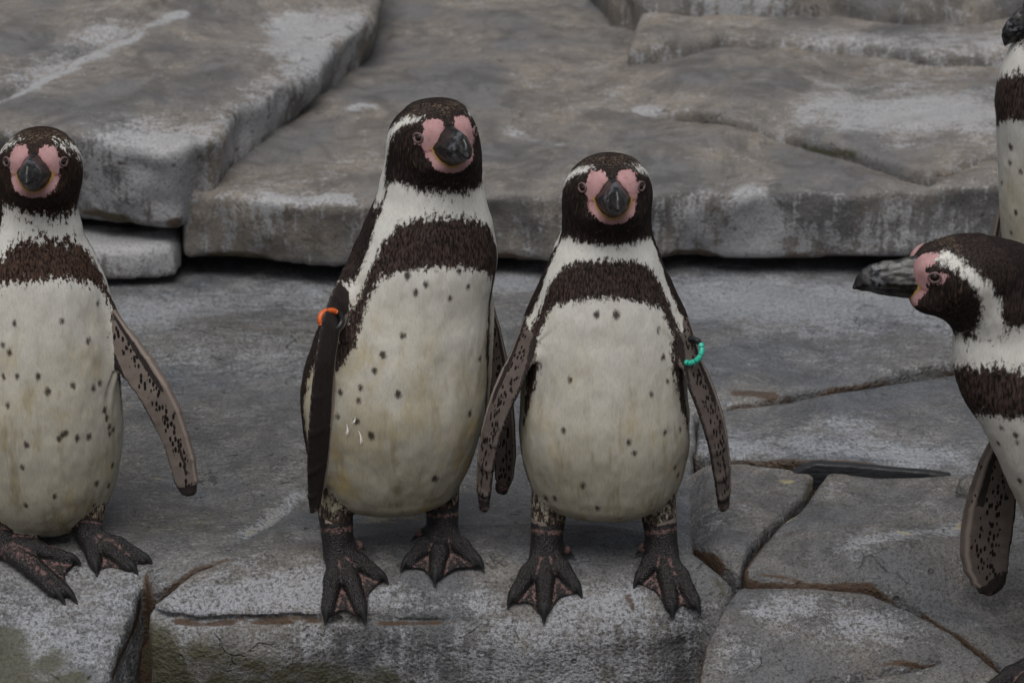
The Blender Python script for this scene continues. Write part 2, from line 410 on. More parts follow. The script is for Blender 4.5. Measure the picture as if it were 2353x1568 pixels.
# front hump that carries the two middle penguins
e2_back = px2([(356,1312),(430,1278),(560,1250),(700,1228),(900,1202),(1050,1188),(1230,1180),(1400,1192),(1560,1228),(1640,1275)], 0.0)
e2_side = pxs([(1690,1335),(1676,1385),(1650,1432)], zE2)
e2_bot = [W(px, 1500, -0.116)[:2] for px in (1600,1500,1350,1200,1000,800,600,450,345)]
e2_bot = [p + np.array([0, 0.010*math.sin(i*1.7) + (0.03 if i == 0 else 0)]) for i, p in enumerate(e2_bot)]
e2_left = pxs([(338,1400),(338,1370)], zE2)
crack_px = [(325,1412),(380,1422),(450,1432),(560,1428),(680,1424),(760,1434),(900,1438),(1000,1434),(1085,1431)]
crack = pxs(crack_px, zE2)
e2V = rock('boulder', 'rounded grey boulder under the two middle penguins, with a rusty horizontal crack', e2_back + e2_side + e2_bot + e2_left, zE2, -0.34, 0.0046, m_front, k=0.030, amp=0.0045, warp=0.007, seed=8.0, edge_brown=0.004,
     cuts=[(crack, [0.0075,0.0062,0.0055,0.0052,0.0052,0.0052,0.0050,0.0046,0.0018])],
     edge_fn=lambda V: 0.9*sstep(0.27,0.30,V[:,0])*sstep(0.0,-0.05,V[:,1])+0.3*sstep(-0.45,-0.47,V[:,0]),
     whites=[([(420,1385),(620,1375),(720,1370)],0.035,0.9), ([(900,1390),(1080,1380)],0.03,0.8), ([(1290,1400),(1430,1400)],0.04,0.9), ([(1590,1430)],0.04,0.8), ([(900,1530),(1250,1500)],0.06,0.7), ([(1300,1540),(1500,1520)],0.07,0.7), ([(700,1490),(850,1500)],0.04,0.5)],
     browns=[([(1430,1375),(1445,1400)],0.006,0.8), ([(1400,1320)],0.006,0.6), ([(1315,1500),(1317,1520)],0.005,0.8), ([(1490,1495)],0.006,0.7)],
     mosses=[([(1640,1340),(1655,1380)],0.012,0.8), ([(360,1475),(400,1560)],0.045,1.0), ([(500,1560),(900,1568)],0.03,0.85), ([(440,1475),(600,1530)],0.04,0.75), ([(1500,1490)],0.008,0.9)])

# slabs to the right of the middle penguins
def zE5(x, y): return 0.004 - 0.030*sstep(0.295, 0.235, x) - 0.05*sstep(0.02, -0.10, y)
e5 = px2([(1530,1066),(1700,1062),(1880,1084),(1840,1140),(1785,1192),(1735,1245),(1706,1285)], 0.004) + pxs([(1694,1318),(1660,1290),(1620,1262),(1560,1240),(1530,1220)], zE5)
rock('rock_slab', 'small wedge of grey rock between the turquoise banded penguin and the diagonal crack', e5, zE5, -0.16, 0.0048, m_front, k=0.009, amp=0.006, warp=0.005, seed=16.0, edge_brown=0.0020,
     edge_fn=lambda V: sstep(0.36, 0.30, V[:,0])*0.2+0.8*sstep(0.13,0.05,V[:,1]),
     whites=[([(1640,1200)],0.04,0.5)], yellows=[([(1790,1105),(1870,1110),(1800,1190)],0.008,1.2)])
def zE6(x, y): return 0.006 - 0.30*np.maximum(0, -0.06-y) - 0.04*sstep(0.30,0.45,x)*sstep(0.0,-0.1,y)
e6 = px2([(1893,1086),(2170,1094),(2330,1092)], 0.006) + [(1.2, 0.22), (1.2, -0.5)] + pxs([(2420,1640),(2318,1535),(2200,1447),(2100,1387),(2000,1347),(1830,1328),(1720,1312),(1716,1292),(1745,1250),(1795,1198),(1850,1146)], zE6)
e6V = rock('rock_slab', 'broad grey slab under the leaning penguin with a guano splash on it', e6, zE6, -0.22, 0.0055, m_front, k=0.011, amp=0.010, warp=0.007, seed=20.0, edge_brown=0.0020,
     edge_fn=lambda V: sstep(0.16,0.08,V[:,1]),
     whites=[([(1960,1245),(2080,1225),(2180,1215)],0.022,0.9), ([(2000,1160),(2150,1150)],0.05,0.25)], yellows=[([(2045,1215),(2090,1225)],0.008,1.0), ([(2120,1225),(2190,1210)],0.009,1.1), ([(2020,1255)],0.006,0.8), ([(1870,1108),(1800,1190)],0.006,1.0)],
     mosses=[([(2100,1222),(2185,1212)],0.004,0.7)], browns=[([(1740,1328),(1850,1335),(1950,1345)],0.007,0.7)])
def zE7(x, y): return -0.022 - 0.36*np.maximum(0, -0.075-y)
e7 = pxs([(1690,1342),(1722,1331),(1830,1336),(2000,1354),(2100,1394),(2200,1454),(2324,1543),(2400,1640),(2420,1760),(1590,1760),(1608,1560),(1622,1480),(1655,1410)], zE7)
rock('rock_slab', 'pale streaked low slab with a short split, below the branching brown cracks', e7, zE7, -0.3, 0.0055, m_front, k=0.010, amp=0.009, warp=0.007, seed=24.0, edge_brown=0.0020,
     grooves=[(pxs([(1870,1566),(1960,1548),(2060,1525),(2160,1507)], zE7), 0.0045, 0.03)],
     whites=[([(1750,1400),(1850,1390)],0.03,0.8), ([(1950,1440),(2050,1430)],0.035,0.85), ([(1700,1500)],0.04,0.5)], browns=[([(1870,1564),(1980,1543),(2140,1512)],0.007,0.9)], mosses=[([(1690,1540)],0.02,0.5)])

# background rocks
b_front = px2([(a_, b_+4) for a_, b_ in [(436,585),(520,588),(640,598),(800,606),(950,602),(1150,590),(1250,596),(1400,600),(1550,580),(1700,592),(1850,590),(2100,582),(2352,574)]], 0.022)
b_poly = [p[:2]+np.array([0,0.0]) for p in b_front] + [(1.5, 1.2), (1.5, 3.2), (-0.75, 3.2)]
bV = rock('rock_shelf', 'long low grey rock shelf with a sheer front face behind the penguins', b_poly, zB, 0.020, 0.009, m_back, k=0.016, amp=0.013, warp=0.014, seed=30.0, edge_brown=0.0, lean=-0.15, spike=0.004,
     whites=[([(1725,470),(1730,580)],0.05,1.1), ([(1600,530),(1850,540)],0.08,0.5), ([(620,450),(800,460)],0.02,0.9), ([(1290,330),(1160,290)],0.012,0.5), ([(2050,560),(2250,520)],0.06,0.5), ([(800,255),(930,235)],0.008,0.9)],
     browns=[([(480,590),(800,608)],0.02,0.8),([(1150,590),(1550,590)],0.016,0.9),([(1550,585),(2000,595)],0.014,0.9), ([(650,520),(760,540)],0.04,0.5),([(1250,545),(1280,520)],0.05,0.35)], mosses=[([(480,590),(800,605)],0.012,0.9), ([(560,530),(780,560)],0.04,0.5), ([(2050,520),(2200,540)],0.05,0.3)])
def zB2(x, y): return zB(x, y) + 0.04*sstep(0.05, 0.42, x)*1.0 - 0.012
b2 = px2([(1290,238),(1420,256),(1560,280),(1700,298),(1830,322),(1950,352),(2060,388),(2130,404),(2240,372),(2352,352)], 0.165) + [(1.6,1.45),(1.6,3.2),(0.1,3.2),(0.07,1.8)]
rock('rock_shelf', 'grey rock layer with a curved broken edge lying on the long shelf', b2, zB2, 0.13, 0.010, m_back, k=0.016, amp=0.012, warp=0.012, seed=34.0, edge_brown=0.0, spike=0.003,
     whites=[([(2000,260),(2200,250)],0.12,0.9), ([(1300,240),(1500,262)],0.015,1.0)], mosses=[([(1640,285),(1700,292)],0.012,0.9),([(1850,330),(1960,356)],0.010,1.0)])
def zB3(x, y): return zB(x, y) + 0.050 + 0.0*x
b3 = px2([(1450,142),(1560,130),(1660,118),(1800,120),(1950,132),(2150,150),(2352,158)], 0.19) + [(1.8,1.8),(1.8,3.2),(0.3,3.2),(0.25,1.9)]
rock('rock_shelf', 'upper grey rock layer with a pale chipped edge, behind the broken edge', b3, zB3, 0.14, 0.012, m_back, k=0.022, amp=0.012, warp=0.014, seed=38.0, edge_brown=0.0,
     whites=[([(1460,140),(1800,118)],0.015,0.9), ([(1900,100),(2300,100)],0.08,0.5)], mosses=[([(1640,118),(1720,116)],0.010,0.9)])
def zB4(x, y): return zB(x, y) + 0.11 + 0.0*x
b4 = px2([(1400,22),(1480,38),(1580,46),(1700,44),(1820,38),(1920,46),(2060,60),(2180,66),(2352,52)], 0.22) + [(2.0,2.0),(2.0,3.4),(0.1,3.4),(0.15,2.2)]
rock('rock_shelf', 'farthest grey boulders with brown soil along their foot', b4, zB4, 0.14, 0.014, m_back, k=0.03, amp=0.02, warp=0.02, seed=42.0, edge_brown=0.0,
     whites=[([(1650,15),(1750,15)],0.05,0.7)], browns=[([(1460,34),(1560,44)],0.014,0.6),([(1900,45),(1960,52)],0.014,0.6)])
def zA(x, y): return 0.225 + 0.07*(y-1.1) + 0.03*sstep(-0.25, -0.75, x)
a_poly = [(-1.9, 1.08)] + px2([(-60,498),(100,492),(200,492),(300,508),(400,516),(436,490)], 0.09) + px2([(472,405),(520,360),(600,300),(680,245),(760,185),(828,128),(842,90),(826,20),(815,-60)], 0.165) + [(-0.35, 3.0), (-1.9, 3.0)]
rock('boulder', 'big pale streaked boulder with a white vein, behind the penguin with the open flipper', a_poly, zA, 0.082, 0.009, m_back, k=0.024, amp=0.015, warp=0.018, seed=46.0, edge_brown=0.0, lean=-0.25, spike=0.005,
     grooves=[(px2([(-40,250),(130,165),(280,95),(420,22)], 0.26), 0.012, 0.012)],
     whites=[([(300,380),(300,470)],0.09,0.9), ([(380,340),(400,480)],0.06,1.1), ([(200,340),(210,440)],0.04,0.8), ([(540,330),(640,250)],0.05,1.0), ([(690,60),(740,190)],0.06,1.1), ([(790,60),(810,110)],0.05,1.0), ([(-20,238),(130,165),(280,95),(420,22)],0.014,1.4), ([(60,180),(260,70)],0.05,0.5)],
     browns=[([(200,490),(330,515),(410,510)],0.016,0.9), ([(240,385),(275,380)],0.008,0.9)], mosses=[([(210,490),(330,512)],0.015,0.7)])
c_poly = px2([(150,540),(205,527),(280,535),(350,545),(400,552),(403,600),(380,616),(300,622),(230,618),(150,612)], 0.03)
c_y = 1.07
c_poly = [W(px, 580, c_y)[:2]+np.array([0, dy]) for px, dy in ((140,0),(230,-0.015),(330,-0.015),(398,0.0),(408,0.04),(400,0.12),(140,0.12))]
rock('stone', 'small pale block of stone wedged under the big streaked boulder', c_poly, lambda x, y: 0.058+0*x, -0.002, 0.006, m_back, k=0.025, amp=0.006, warp=0.008, seed=50.0, edge_brown=0.0, whites=[([(250,570),(380,575)],0.08,0.8)])
k_poly = [W(px, 1120, 0.16)[:2]+np.array([0, dy]) for px, dy in ((2196,0),(2225,-0.01),(2250,0.0),(2245,0.03),(2205,0.03))]
rock('stone', 'small grey knob of stone beside the spotted flipper of the leaning penguin', k_poly, lambda x, y: 0.034+0*x, -0.01, 0.003, m_front, k=0.022, amp=0.004, warp=0.006, seed=55.0, edge_brown=0.0)

# soil packed under and between the rocks, and the ground that reaches the horizon
ns = N('soil'); oc = ns.obj()
scol = ns.mix(ns.noise(oc, 40, 4), (0.008, 0.006, 0.004), (0.060, 0.031, 0.014)); scol = ns.mix(ns.ramp(ns.noise(oc, 14, 3), 0.5, 0.65), scol, (0.022, 0.026, 0.010))
m_soil = ns.out(scol, 0.95, ns.bump(ns.noise(oc, 120, 4), 1.0, 0.01))
gx = np.concatenate([[-400,-60,-10,-3], np.linspace(-1.4,1.8,130), [4,12,60,400]]); gy = np.concatenate([[-400,-60,-12,-5,-2,-1], np.linspace(-0.5,1.5,110), [3.4,12,60,400]])
GX, GY = np.meshgrid(gx, gy); P = np.stack([GX.ravel(), GY.ravel(), np.zeros(GX.size)], 1)
near = (sstep(-1.5,-1.35,P[:,0])*sstep(1.9,1.75,P[:,0])*sstep(1.6,1.4,P[:,1]))
gz = -0.35 + near*sstep(-0.09,-0.04,P[:,1])*(0.22 + 0.02*vnoise(P, 8, 1)) + near*sstep(0.0,0.12,P[:,1])*0.06
gz = gz + near*sstep(-0.6,-0.2,P[:,1])*sstep(0.25,0.3,P[:,0])*sstep(0.3,0.15,P[:,1])*0.03
gz = np.where(P[:,1] > 1.4, -0.05, gz)
P[:,2] = gz; nx, ny = len(gx), len(gy)
ii = np.arange(nx*ny).reshape(ny, nx); GQ = np.stack([ii[:-1,:-1].ravel(), ii[:-1,1:].ravel(), ii[1:,1:].ravel(), ii[1:,:-1].ravel()], 1)
tag(make_mesh('ground', P, GQ, m_soil), kind='structure')

# black strip between slabs
nb_ = N('black_rubber'); o_ = nb_.map(nb_.obj(), scale=(8, 40, 40))
m_rub = nb_.out(nb_.mix(nb_.noise(o_, 6, 4), (0.005,0.0055,0.006), (0.020,0.022,0.026)), nb_.ramp(nb_.noise(o_, 12, 3), 0.3, 0.7, 0.25, 0.6), nb_.bump(nb_.noise(o_, 5, 3), 0.4, 0.004))
def slab_mesh(top_pts, drop, back):
    V = []; n = len(top_pts)
    for p in top_pts: V += [p, p+np.array([0,-0.004,-drop]), p+np.array([0,back,0.002]), p+np.array([0,back,-drop])]
    Q = []
    for i in range(n-1):
        a = 4*i; b = a+4
        Q += [(a, a+1, b+1, b), (a+2, a, b, b+2), (a+3, a+2, b+2, b+3), (a+1, a+3, b+3, b+1)]
    Q += [(0,2,3,1), (4*n-4, 4*n-3, 4*n-1, 4*n-2)]
    return np.array(V), np.array(Q)
sp = [W(1820,1088,0.245), W(1850,1074,0.245), W(1872,1066,0.245), W(1950,1070,0.243), W(2060,1081,0.24), W(2130,1086,0.238), W(2185,1094,0.236)]
V, Q = slab_mesh(sp, 0.04, 0.012)
o = make_mesh('rubber_strip', V, Q, m_rub, None, None, sp[3], smooth=False); tag(o, 'black rubber strip wedged in the gap between two grey slabs', 'strip')
bv = o.modifiers.new('bevel', 'BEVEL'); bv.width = 0.002; bv.segments = 2

# ------------------------------------------------------------------ penguin materials
def plumage(name, white=(0.62,0.61,0.575), cream=(0.44,0.385,0.26), creamy=0.35, d0=(0.008,0.0055,0.005), d1=(0.075,0.050,0.042)):
    n = N(name); o = n.obj()
    fe = n.noise(n.map(o, scale=(1,1,0.22)), 420, 3, 0.6); fe2 = n.noise(n.map(o, scale=(1,1,0.5)), 190, 5, 0.75)
    blot = n.noise(o, 60, 2); big = n.noise(n.map(o, scale=(1,1,0.6)), 16, 3)
    c = lambda v, k: n.math('MULTIPLY', n.math('SUBTRACT', v, 0.5), k)
    rag = n.attr('rag')
    dk = n.math('ADD', n.attr('dark'), n.math('MULTIPLY', n.math('ADD', c(fe2, 0.040), c(blot, 0.008)), rag)); dk = n.math('ADD', dk, c(fe, 0.008))
    dm = n.ramp(dk, -0.0036, 0.0036)
    wcol = n.mix(n.math('MULTIPLY', n.ramp(big, 0.30, 0.7), n.attr('cream')), white, cream)
    wcol = n.mix(n.attr('soil'), wcol, (0.275,0.25,0.185))  # white feathers turn a darker olive buff down the belly
    wcol = n.mul(wcol, n.mix(n.ramp(fe, 0.3, 0.7, 0.89, 1.05), (0,0,0), (1,1,1)))
    drt = n.noise(n.map(o, scale=(1,1,0.18)), 48, 3, 0.7)
    wcol = n.mul(wcol, n.mix(n.math('MULTIPLY', n.ramp(drt, 0.48, 0.75), n.math('ADD', 0.15, n.attr('soil'))), (1,1,1), (0.66,0.60,0.48)))
    ylw = n.math('MULTIPLY', n.ramp(n.noise(n.map(o, scale=(1,1,0.5), loc=(3,1,2)), 22, 4, 0.65), 0.52, 0.72), n.attr('cream'))
    wcol = n.mix(n.math('MULTIPLY', ylw, 0.85), wcol, (0.36,0.27,0.11))
    wcol = n.mix(n.ramp(n.math('ADD', n.attr('spot'), n.math('ADD', c(fe, 0.004), c(fe2, 0.010))), -0.0022, 0.0026, 0, 0.93), wcol, (0.030,0.021,0.018))
    br_ = n.ramp(n.attr('brownish'), 0, 1, 0.1, 1.0)
    dcol = n.mix(n.math('MULTIPLY', n.ramp(fe, 0.36, 0.70), br_), d0, d1)
    grz = n.math('ADD', n.attr('fleck'), c(fe2, 1.5)); grz = n.math('ADD', grz, c(fe, 1.6))
    dcol = n.mix(n.ramp(grz, 0.62, 1.05, 0, 0.75), dcol, (0.13, 0.095, 0.065))
    col = n.mix(dm, wcol, dcol)
    # flipper underside: pale skin with short black dashes
    dash = n.voro(n.map(o, scale=(1.0,1.0,0.42), rot=(0, 0.3, 0)), 215)
    fl = n.math('ADD', n.attr('fspot'), n.math('SUBTRACT', n.noise(o, 55, 2), 0.62))
    fsp = n.math('MULTIPLY', n.ramp(dash, 0.46, 0.36), n.ramp(fl, 0.0, 0.10))
    fcol = n.mix(n.noise(o, 60, 3), (0.12,0.096,0.083), (0.255,0.21,0.185))
    fcol = n.mul(fcol, n.mix(n.attr('ftone'), (1,1,1), (0.45,0.44,0.46)))
    fcol = n.mix(n.ramp(n.attr('fpale'), 0.3, 0.8), fcol, (0.36,0.30,0.26))
    fcol = n.mix(fsp, fcol, (0.010,0.0085,0.008))
    fcol = n.mix(n.ramp(n.math('ADD', n.attr('fdark'), c(fe2, 0.9)), 0.40, 0.60), fcol, n.mix(fe, (0.010,0.008,0.008), (0.045,0.036,0.034)))
    col = n.mix(n.ramp(n.math('ADD', n.attr('flip'), c(fe2, 0.006)), -0.0008, 0.0008), col, fcol)
    # bare face skin
    pk = n.math('ADD', n.attr('pink'), n.math('ADD', n.math('ADD', c(fe, 0.006), c(blot, 0.008)), c(fe2, 0.013)))
    pcol = n.mix(n.noise(o, 90, 3), (0.34,0.175,0.18), (0.47,0.30,0.30))
    pcol = n.mul(pcol, n.mix(n.math('ADD', n.attr('crease'), n.ramp(n.noise(o, 160, 4, 0.7), 0.5, 0.75, 0, 0.35)), (1,1,1), (0.42,0.26,0.24)))
    pcol = n.mix(n.ramp(n.attr('gape'), 0.3, 0.8), pcol, (0.36,0.22,0.07))
    col = n.mix(n.ramp(pk, -0.0006, 0.0008), col, pcol)
    # legs and feet: black scaly skin, pink patches in the webs
    sc = n.voro(o, 520); wr = n.noise(n.map(o, scale=(1,1,2.5)), 300, 3)
    scol = n.mix(n.ramp(wr, 0.35, 0.72), (0.006,0.0055,0.0055), (0.030,0.025,0.025))
    pm = n.math('ADD', n.attr('webpink'), c(n.noise(o, 170, 4, 0.7), 1.7))
    scol = n.mix(n.ramp(pm, 0.50, 0.78, 0, 0.85), scol, n.mix(fe, (0.11,0.062,0.055), (0.23,0.135,0.125)))
    sk = n.ramp(n.math('ADD', n.attr('skin'), c(fe2, 0.010)), -0.0012, 0.0012)
    col = n.mix(sk, col, scol)
    hb = n.math('ADD', n.math('MULTIPLY', fe, 0.7), n.math('MULTIPLY', fe2, 0.6))
    b1 = n.bump(hb, 0.32, 0.002)
    hs_ = n.math('ADD', n.math('MULTIPLY', sc, 1.2), n.math('MULTIPLY', wr, 1.0))
    nb = n.new('ShaderNodeBump'); nb.inputs['Distance'].default_value = 0.002
    n.set(nb.inputs['Strength'], n.math('MULTIPLY', sk, 0.65)); n.set(nb.inputs['Height'], hs_); n.set(nb.inputs['Normal'], b1)
    rough = n.math('SUBTRACT', 0.72, n.math('MULTIPLY', sk, 0.34))
    return n.out(col, rough, nb.outputs[0], n.math('ADD', 0.15, n.math('MULTIPLY', sk, 0.2)))
m_plume = plumage('plumage')
m_plume_brown = plumage('plumage_brown', d0=(0.011,0.006,0.0045), d1=(0.085,0.050,0.036))
n = N('beak_horn'); o_ = n.obj(); bt = n.attr('bt'); bl = n.attr('bl')
nz1 = n.noise(o_, 130, 4); nz2 = n.noise(o_, 45, 3)
bc = n.mix(n.ramp(nz1, 0.45, 0.72), (0.006,0.006,0.0065), (0.034,0.029,0.023))
tipm = n.math('MULTIPLY', n.ramp(n.math('ADD', bt, n.math('MULTIPLY', n.math('SUBTRACT', nz2, 0.5), 0.3)), 0.55, 0.66), n.ramp(bt, 0.86, 0.74))
bc = n.mix(n.math('MULTIPLY', tipm, n.ramp(nz1, 0.42, 0.58, 0, 0.8)), bc, (0.10,0.105,0.12))  # pale horn patch near the tip, with a bluish highlight painted into its colour
bc = n.mix(n.ramp(n.math('ADD', bl, n.math('MULTIPLY', n.math('SUBTRACT', nz1, 0.5), 0.8)), 0.35, 0.8, 0, 0.8), bc, (0.20,0.155,0.06))
m_beak = n.out(bc, n.ramp(nz1, 0.3, 0.7, 0.28, 0.5), n.bump(nz1, 0.4, 0.0015), 0.5)
n = N('eye_ball'); m_eye = n.out((0.012,0.006,0.005), 0.06, None, 0.6)
n = N('eye_skin'); m_lid = n.out(n.mix(n.noise(n.obj(), 300, 2), (0.08,0.05,0.05), (0.16,0.105,0.105)), 0.6)
n = N('claw_horn'); m_claw = n.out(n.mix(n.noise(n.obj(), 200, 3), (0.007,0.007,0.008), (0.018,0.018,0.019)), 0.62, n.bump(n.noise(n.obj(), 400, 2), 0.3, 0.001), 0.25)

# ------------------------------------------------------------------ penguin builder
def ell(q, r):
    r = np.asarray(r); k0 = np.sqrt(((q/r)**2).sum(1)); k1 = np.sqrt(((q/(r*r))**2).sum(1)) + 1e-9
    return k0*(k0-1)/k1
def catmull(xs, ys, n=500):
    xs = np.array(xs, float); ys = np.array(ys, float)
    m = np.zeros_like(ys); dx = np.diff(xs); s = np.diff(ys)/dx
    m[1:-1] = np.where(s[:-1]*s[1:] > 0, (s[:-1]*dx[1:]+s[1:]*dx[:-1])/(dx[1:]+dx[:-1]), (s[:-1]+s[1:])*0.25); m[0] = s[0]; m[-1] = s[-1]
    X = np.linspace(xs[0], xs[-1], n); i = np.clip(np.searchsorted(xs, X, 'right')-1, 0, len(xs)-2)
    h = xs[i+1]-xs[i]; t = (X-xs[i])/h
    return X, (2*t**3-3*t**2+1)*ys[i]+(t**3-2*t**2+t)*h*m[i]+(-2*t**3+3*t**2)*ys[i+1]+(t**3-t**2)*h*m[i+1]
PATROWS = [353, 557, 600, 680, 740, 850, 950, 1190]
OUTER = [(0,600),(28,602),(50,613),(63,645),(67,695),(68,740),(68,800),(71,850),(76,950),(84,1050),(90,1200),(90,1400),(0,1400)]
INNER = [(0,688),(15,691),(36,698),(54,711),(57,774),(53,843),(61,895),(66,944),(74,995),(81,1070),(86,1190),(86,1400),(0,1400)]
BACK = [(560,76),(600,77),(700,78),(760,80),(850,88),(950,90),(1080,84),(1200,78)]
PINK = [(10,40),(13,50),(22,58),(44,58),(56,47),(58,30),(72,26),(74,6),(60,0),(58,-16),(56,-30),(46,-50),(28,-63),(0,-68),(-5,-68),(-5,-5),(3,5)]
S0 = WID/2352
def tri_d(P, a, b, c, r):               # thin triangle
    n = np.cross(b-a, c-a); n = n/np.linalg.norm(n); h = (P-a)@n
    q = P - h[:,None]*n
    ins = np.ones(len(P), bool); dm = np.full(len(P), 1e9)
    for u, v in ((a,b),(b,c),(c,a)):
        e = v-u; ins &= (np.cross(e[None], q-u)@n) >= 0
        t = np.clip(((q-u)@e)/(e@e), 0, 1); dm = np.minimum(dm, ((q-u-t[:,None]*e)**2).sum(1))
    return np.sqrt(np.where(ins, 0, dm) + h*h) - r

def penguin(label, rings, y0, ratios, head, flips, feet, spots, yaw, rowmap, mat, surf, yoff=None, h=0.0024, cream=0.4, brownish=0.8, group='penguins on the rocks', throat=0.0, rag=1.0, blen=0.082, bare=1.0, band_fleck=0.0, tail=None, beak_pale=0.0, eyes=(1,1)):
    yoff = yoff or [(0,0),(1568,0)]
    rows = np.array([r[0] for r in rings], float)
    yc = y0 + np.interp(rows, [a for a,_ in yoff], [b for _,b in yoff])
    PL = np.array([W(r[1], r[0], y) for r, y in zip(rings, yc)]); PR = np.array([W(r[2], r[0], y) for r, y in zip(rings, yc)])
    z = PL[:,2]; cx = (PL[:,0]+PR[:,0])/2; a = np.maximum((PR[:,0]-PL[:,0])/2, 0.002)
    rf = np.interp(rows, [q[0] for q in ratios], [q[1] for q in ratios]); rb = np.interp(rows, [q[0] for q in ratios], [q[2] for q in ratios])
    o = np.argsort(z); zz, CX = catmull(z[o], cx[o]); _, YC = catmull(z[o], yc[o]); _, A = catmull(z[o], a[o]); _, BF = catmull(z[o], (a*rf)[o]); _, BB = catmull(z[o], (a*rb)[o])
    zr = np.interp(zz, z[o], rows[o])
    zmin, zmax = zz[0], zz[-1]
    def ringp(P):
        f = lambda y: np.interp(P[:,2], zz, y)
        return f(CX), f(YC), f(A), f(BF), f(BB)
    def torso(P):
        c, y, a_, bf, bb = ringp(P)
        dx = P[:,0]-c; dy = P[:,1]-y; b = np.where(dy < 0, bf, bb)
        k0 = np.sqrt((dx/a_)**2+(dy/b)**2); k1 = np.sqrt((dx/a_**2)**2+(dy/b**2)**2)+1e-6
        d = k0*(k0-1)/k1*0.8
        d = np.maximum(d, -np.minimum(a_, b))
        oz = np.maximum(np.maximum(zmin-P[:,2], P[:,2]-zmax), 0)
        return np.where(oz > 0, np.sqrt(np.maximum(d,0)**2+oz**2), d)
    # head frame
    hx, hy, hoff, hyaw, hpitch, hs_ = head
    H = W(hx, hy, y0+hoff); cyw, syw, cp, sp_ = math.cos(R(hyaw)), math.sin(R(hyaw)), math.cos(R(hpitch)), math.sin(R(hpitch))
    F_ = np.array([syw*cp, -cyw*cp, sp_]); X_ = np.array([cyw, syw, 0]); Z_ = np.cross(X_, -F_); Z_ = -np.cross(F_, X_) if Z_[2] < 0 else Z_
    if Z_[2] < 0: Z_ = -Z_
    HM = np.stack([X_, F_, Z_], 1)
    def hl(P): return (P-H)@HM/hs_
    def hw(q): return H + HM@(np.array(q)*hs_)
    def headf(P):
        q = hl(P)
        d = ell(q-np.array([0,-0.010,0.0]), (0.052,0.053,0.046))
        qa = q.copy(); qa[:,0] = np.abs(q[:,0])
        d = smin(d, ell(q-np.array([0,0.028,-0.005]), (0.035,0.034,0.036)), 0.020)
        d = smin(d, ell(qa-np.array([0.019,0.034,0.0155]), (0.016,0.018,0.014)), 0.014)
        d = smin(d, ell(qa-np.array([0.014,0.038,-0.028]), (0.022,0.020,0.014)), 0.014)
        return d*hs_
    # flippers
    FL = []
    for fl in flips:
        st = [(W(s_[0], s_[1], s_[2]), s_[3]*S0*1.0) for s_ in fl['st']]
        C_ = np.array([s_[0] for s_ in st]); Wd = np.array([s_[1] for s_ in st]); n_ = len(C_)
        seg = []
        L = np.concatenate([[0], np.cumsum(np.linalg.norm(np.diff(C_, axis=0), axis=1))]); L /= L[-1]
        be = R(fl['beta']); tot = C_[-1]-C_[0]; tot = tot/np.linalg.norm(tot)
        es = np.cross(tot, FW); es /= np.linalg.norm(es); 
        if es[0]*fl['lead'] < 0: es = -es           # es points (on screen) to the leading edge
        dp = FW - tot*(FW@tot); dp /= np.linalg.norm(dp)
        ch = es*math.cos(be) + dp*math.sin(be); nn = np.cross(tot, ch)
        if (nn@(-FW))*fl['vent'] < 0: nn = -nn       # nn = ventral side normal
        Wd = Wd/max(abs(math.cos(be)), 0.3) if fl.get('foreshort', True) else Wd
        FL.append((C_, Wd, L, ch, nn, C_.min(0)-0.06, C_.max(0)+0.06, fl.get('thick', 0.0055)))
    def flipf(P, F):
        C_, Wd, L, ch, nn, lo, hi, th = F
        d = np.full(len(P), 9.0); u = np.zeros(len(P)); v = np.zeros(len(P)); sd_ = np.zeros(len(P))
        for i in range(len(C_)-1):
            e = C_[i+1]-C_[i]; el = np.linalg.norm(e); e_ = e/el
            raw = ((P-C_[i])@e_)/el; t = np.clip(raw, 0, 1); q = P-C_[i]-t[:,None]*e
            w = Wd[i]+(Wd[i+1]-Wd[i])*t; pa = q@e_; qn = q@nn; qc = q@ch - pa*0
            tk = th*(1.25-0.5*np.clip(L[i]+(L[i+1]-L[i])*t, 0, 1))*(1+0.5*np.clip(qc/w, -1, 1))
            ra = np.maximum(tk, 0.75*w)
            k0 = np.sqrt((pa/ra)**2+(qc/w)**2+(qn/tk)**2); k1 = np.sqrt((pa/ra**2)**2+(qc/w**2)**2+(qn/tk**2)**2)+1e-6
            dd = k0*(k0-1)/k1
            m = dd < d
            d = np.where(m, dd, d); u = np.where(m, qc/w, u); v = np.where(m, L[i]+(L[i+1]-L[i])*t, v); sd_ = np.where(m, qn, sd_)
        return d, u, v, sd_
    # feet
    FT = []
    for ft in feet:
        ank = RS(ft['ankle'][0], ft['ankle'][1], surf); ank = ank + np.array([0,0,0.016])
        ay = ank[1]; topp = W(ft['top'][0], ft['top'][1], ay+ft.get('dy', 0.02))
        tips = [RS(t[0], t[1], surf) + np.array([0,0,0.006]) for t in ft['tips']]
        hal = W(ft['hal'][0], ft['hal'][1], ay+0.005) if 'hal' in ft else None
        toes = []
        for t in tips:
            e = t-ank; end = ank + e*0.84; end[2] = max(surf(end[0], end[1])+0.0075, end[2])
            kn = ank + e*0.45; kn[2] = max(surf(kn[0], kn[1])+0.012, ank[2]+e[2]*0.45+0.004)
            toes.append((ank, kn, end, t))
        FT.append((topp, ank, toes, hal, ft.get('r', 0.0225)))
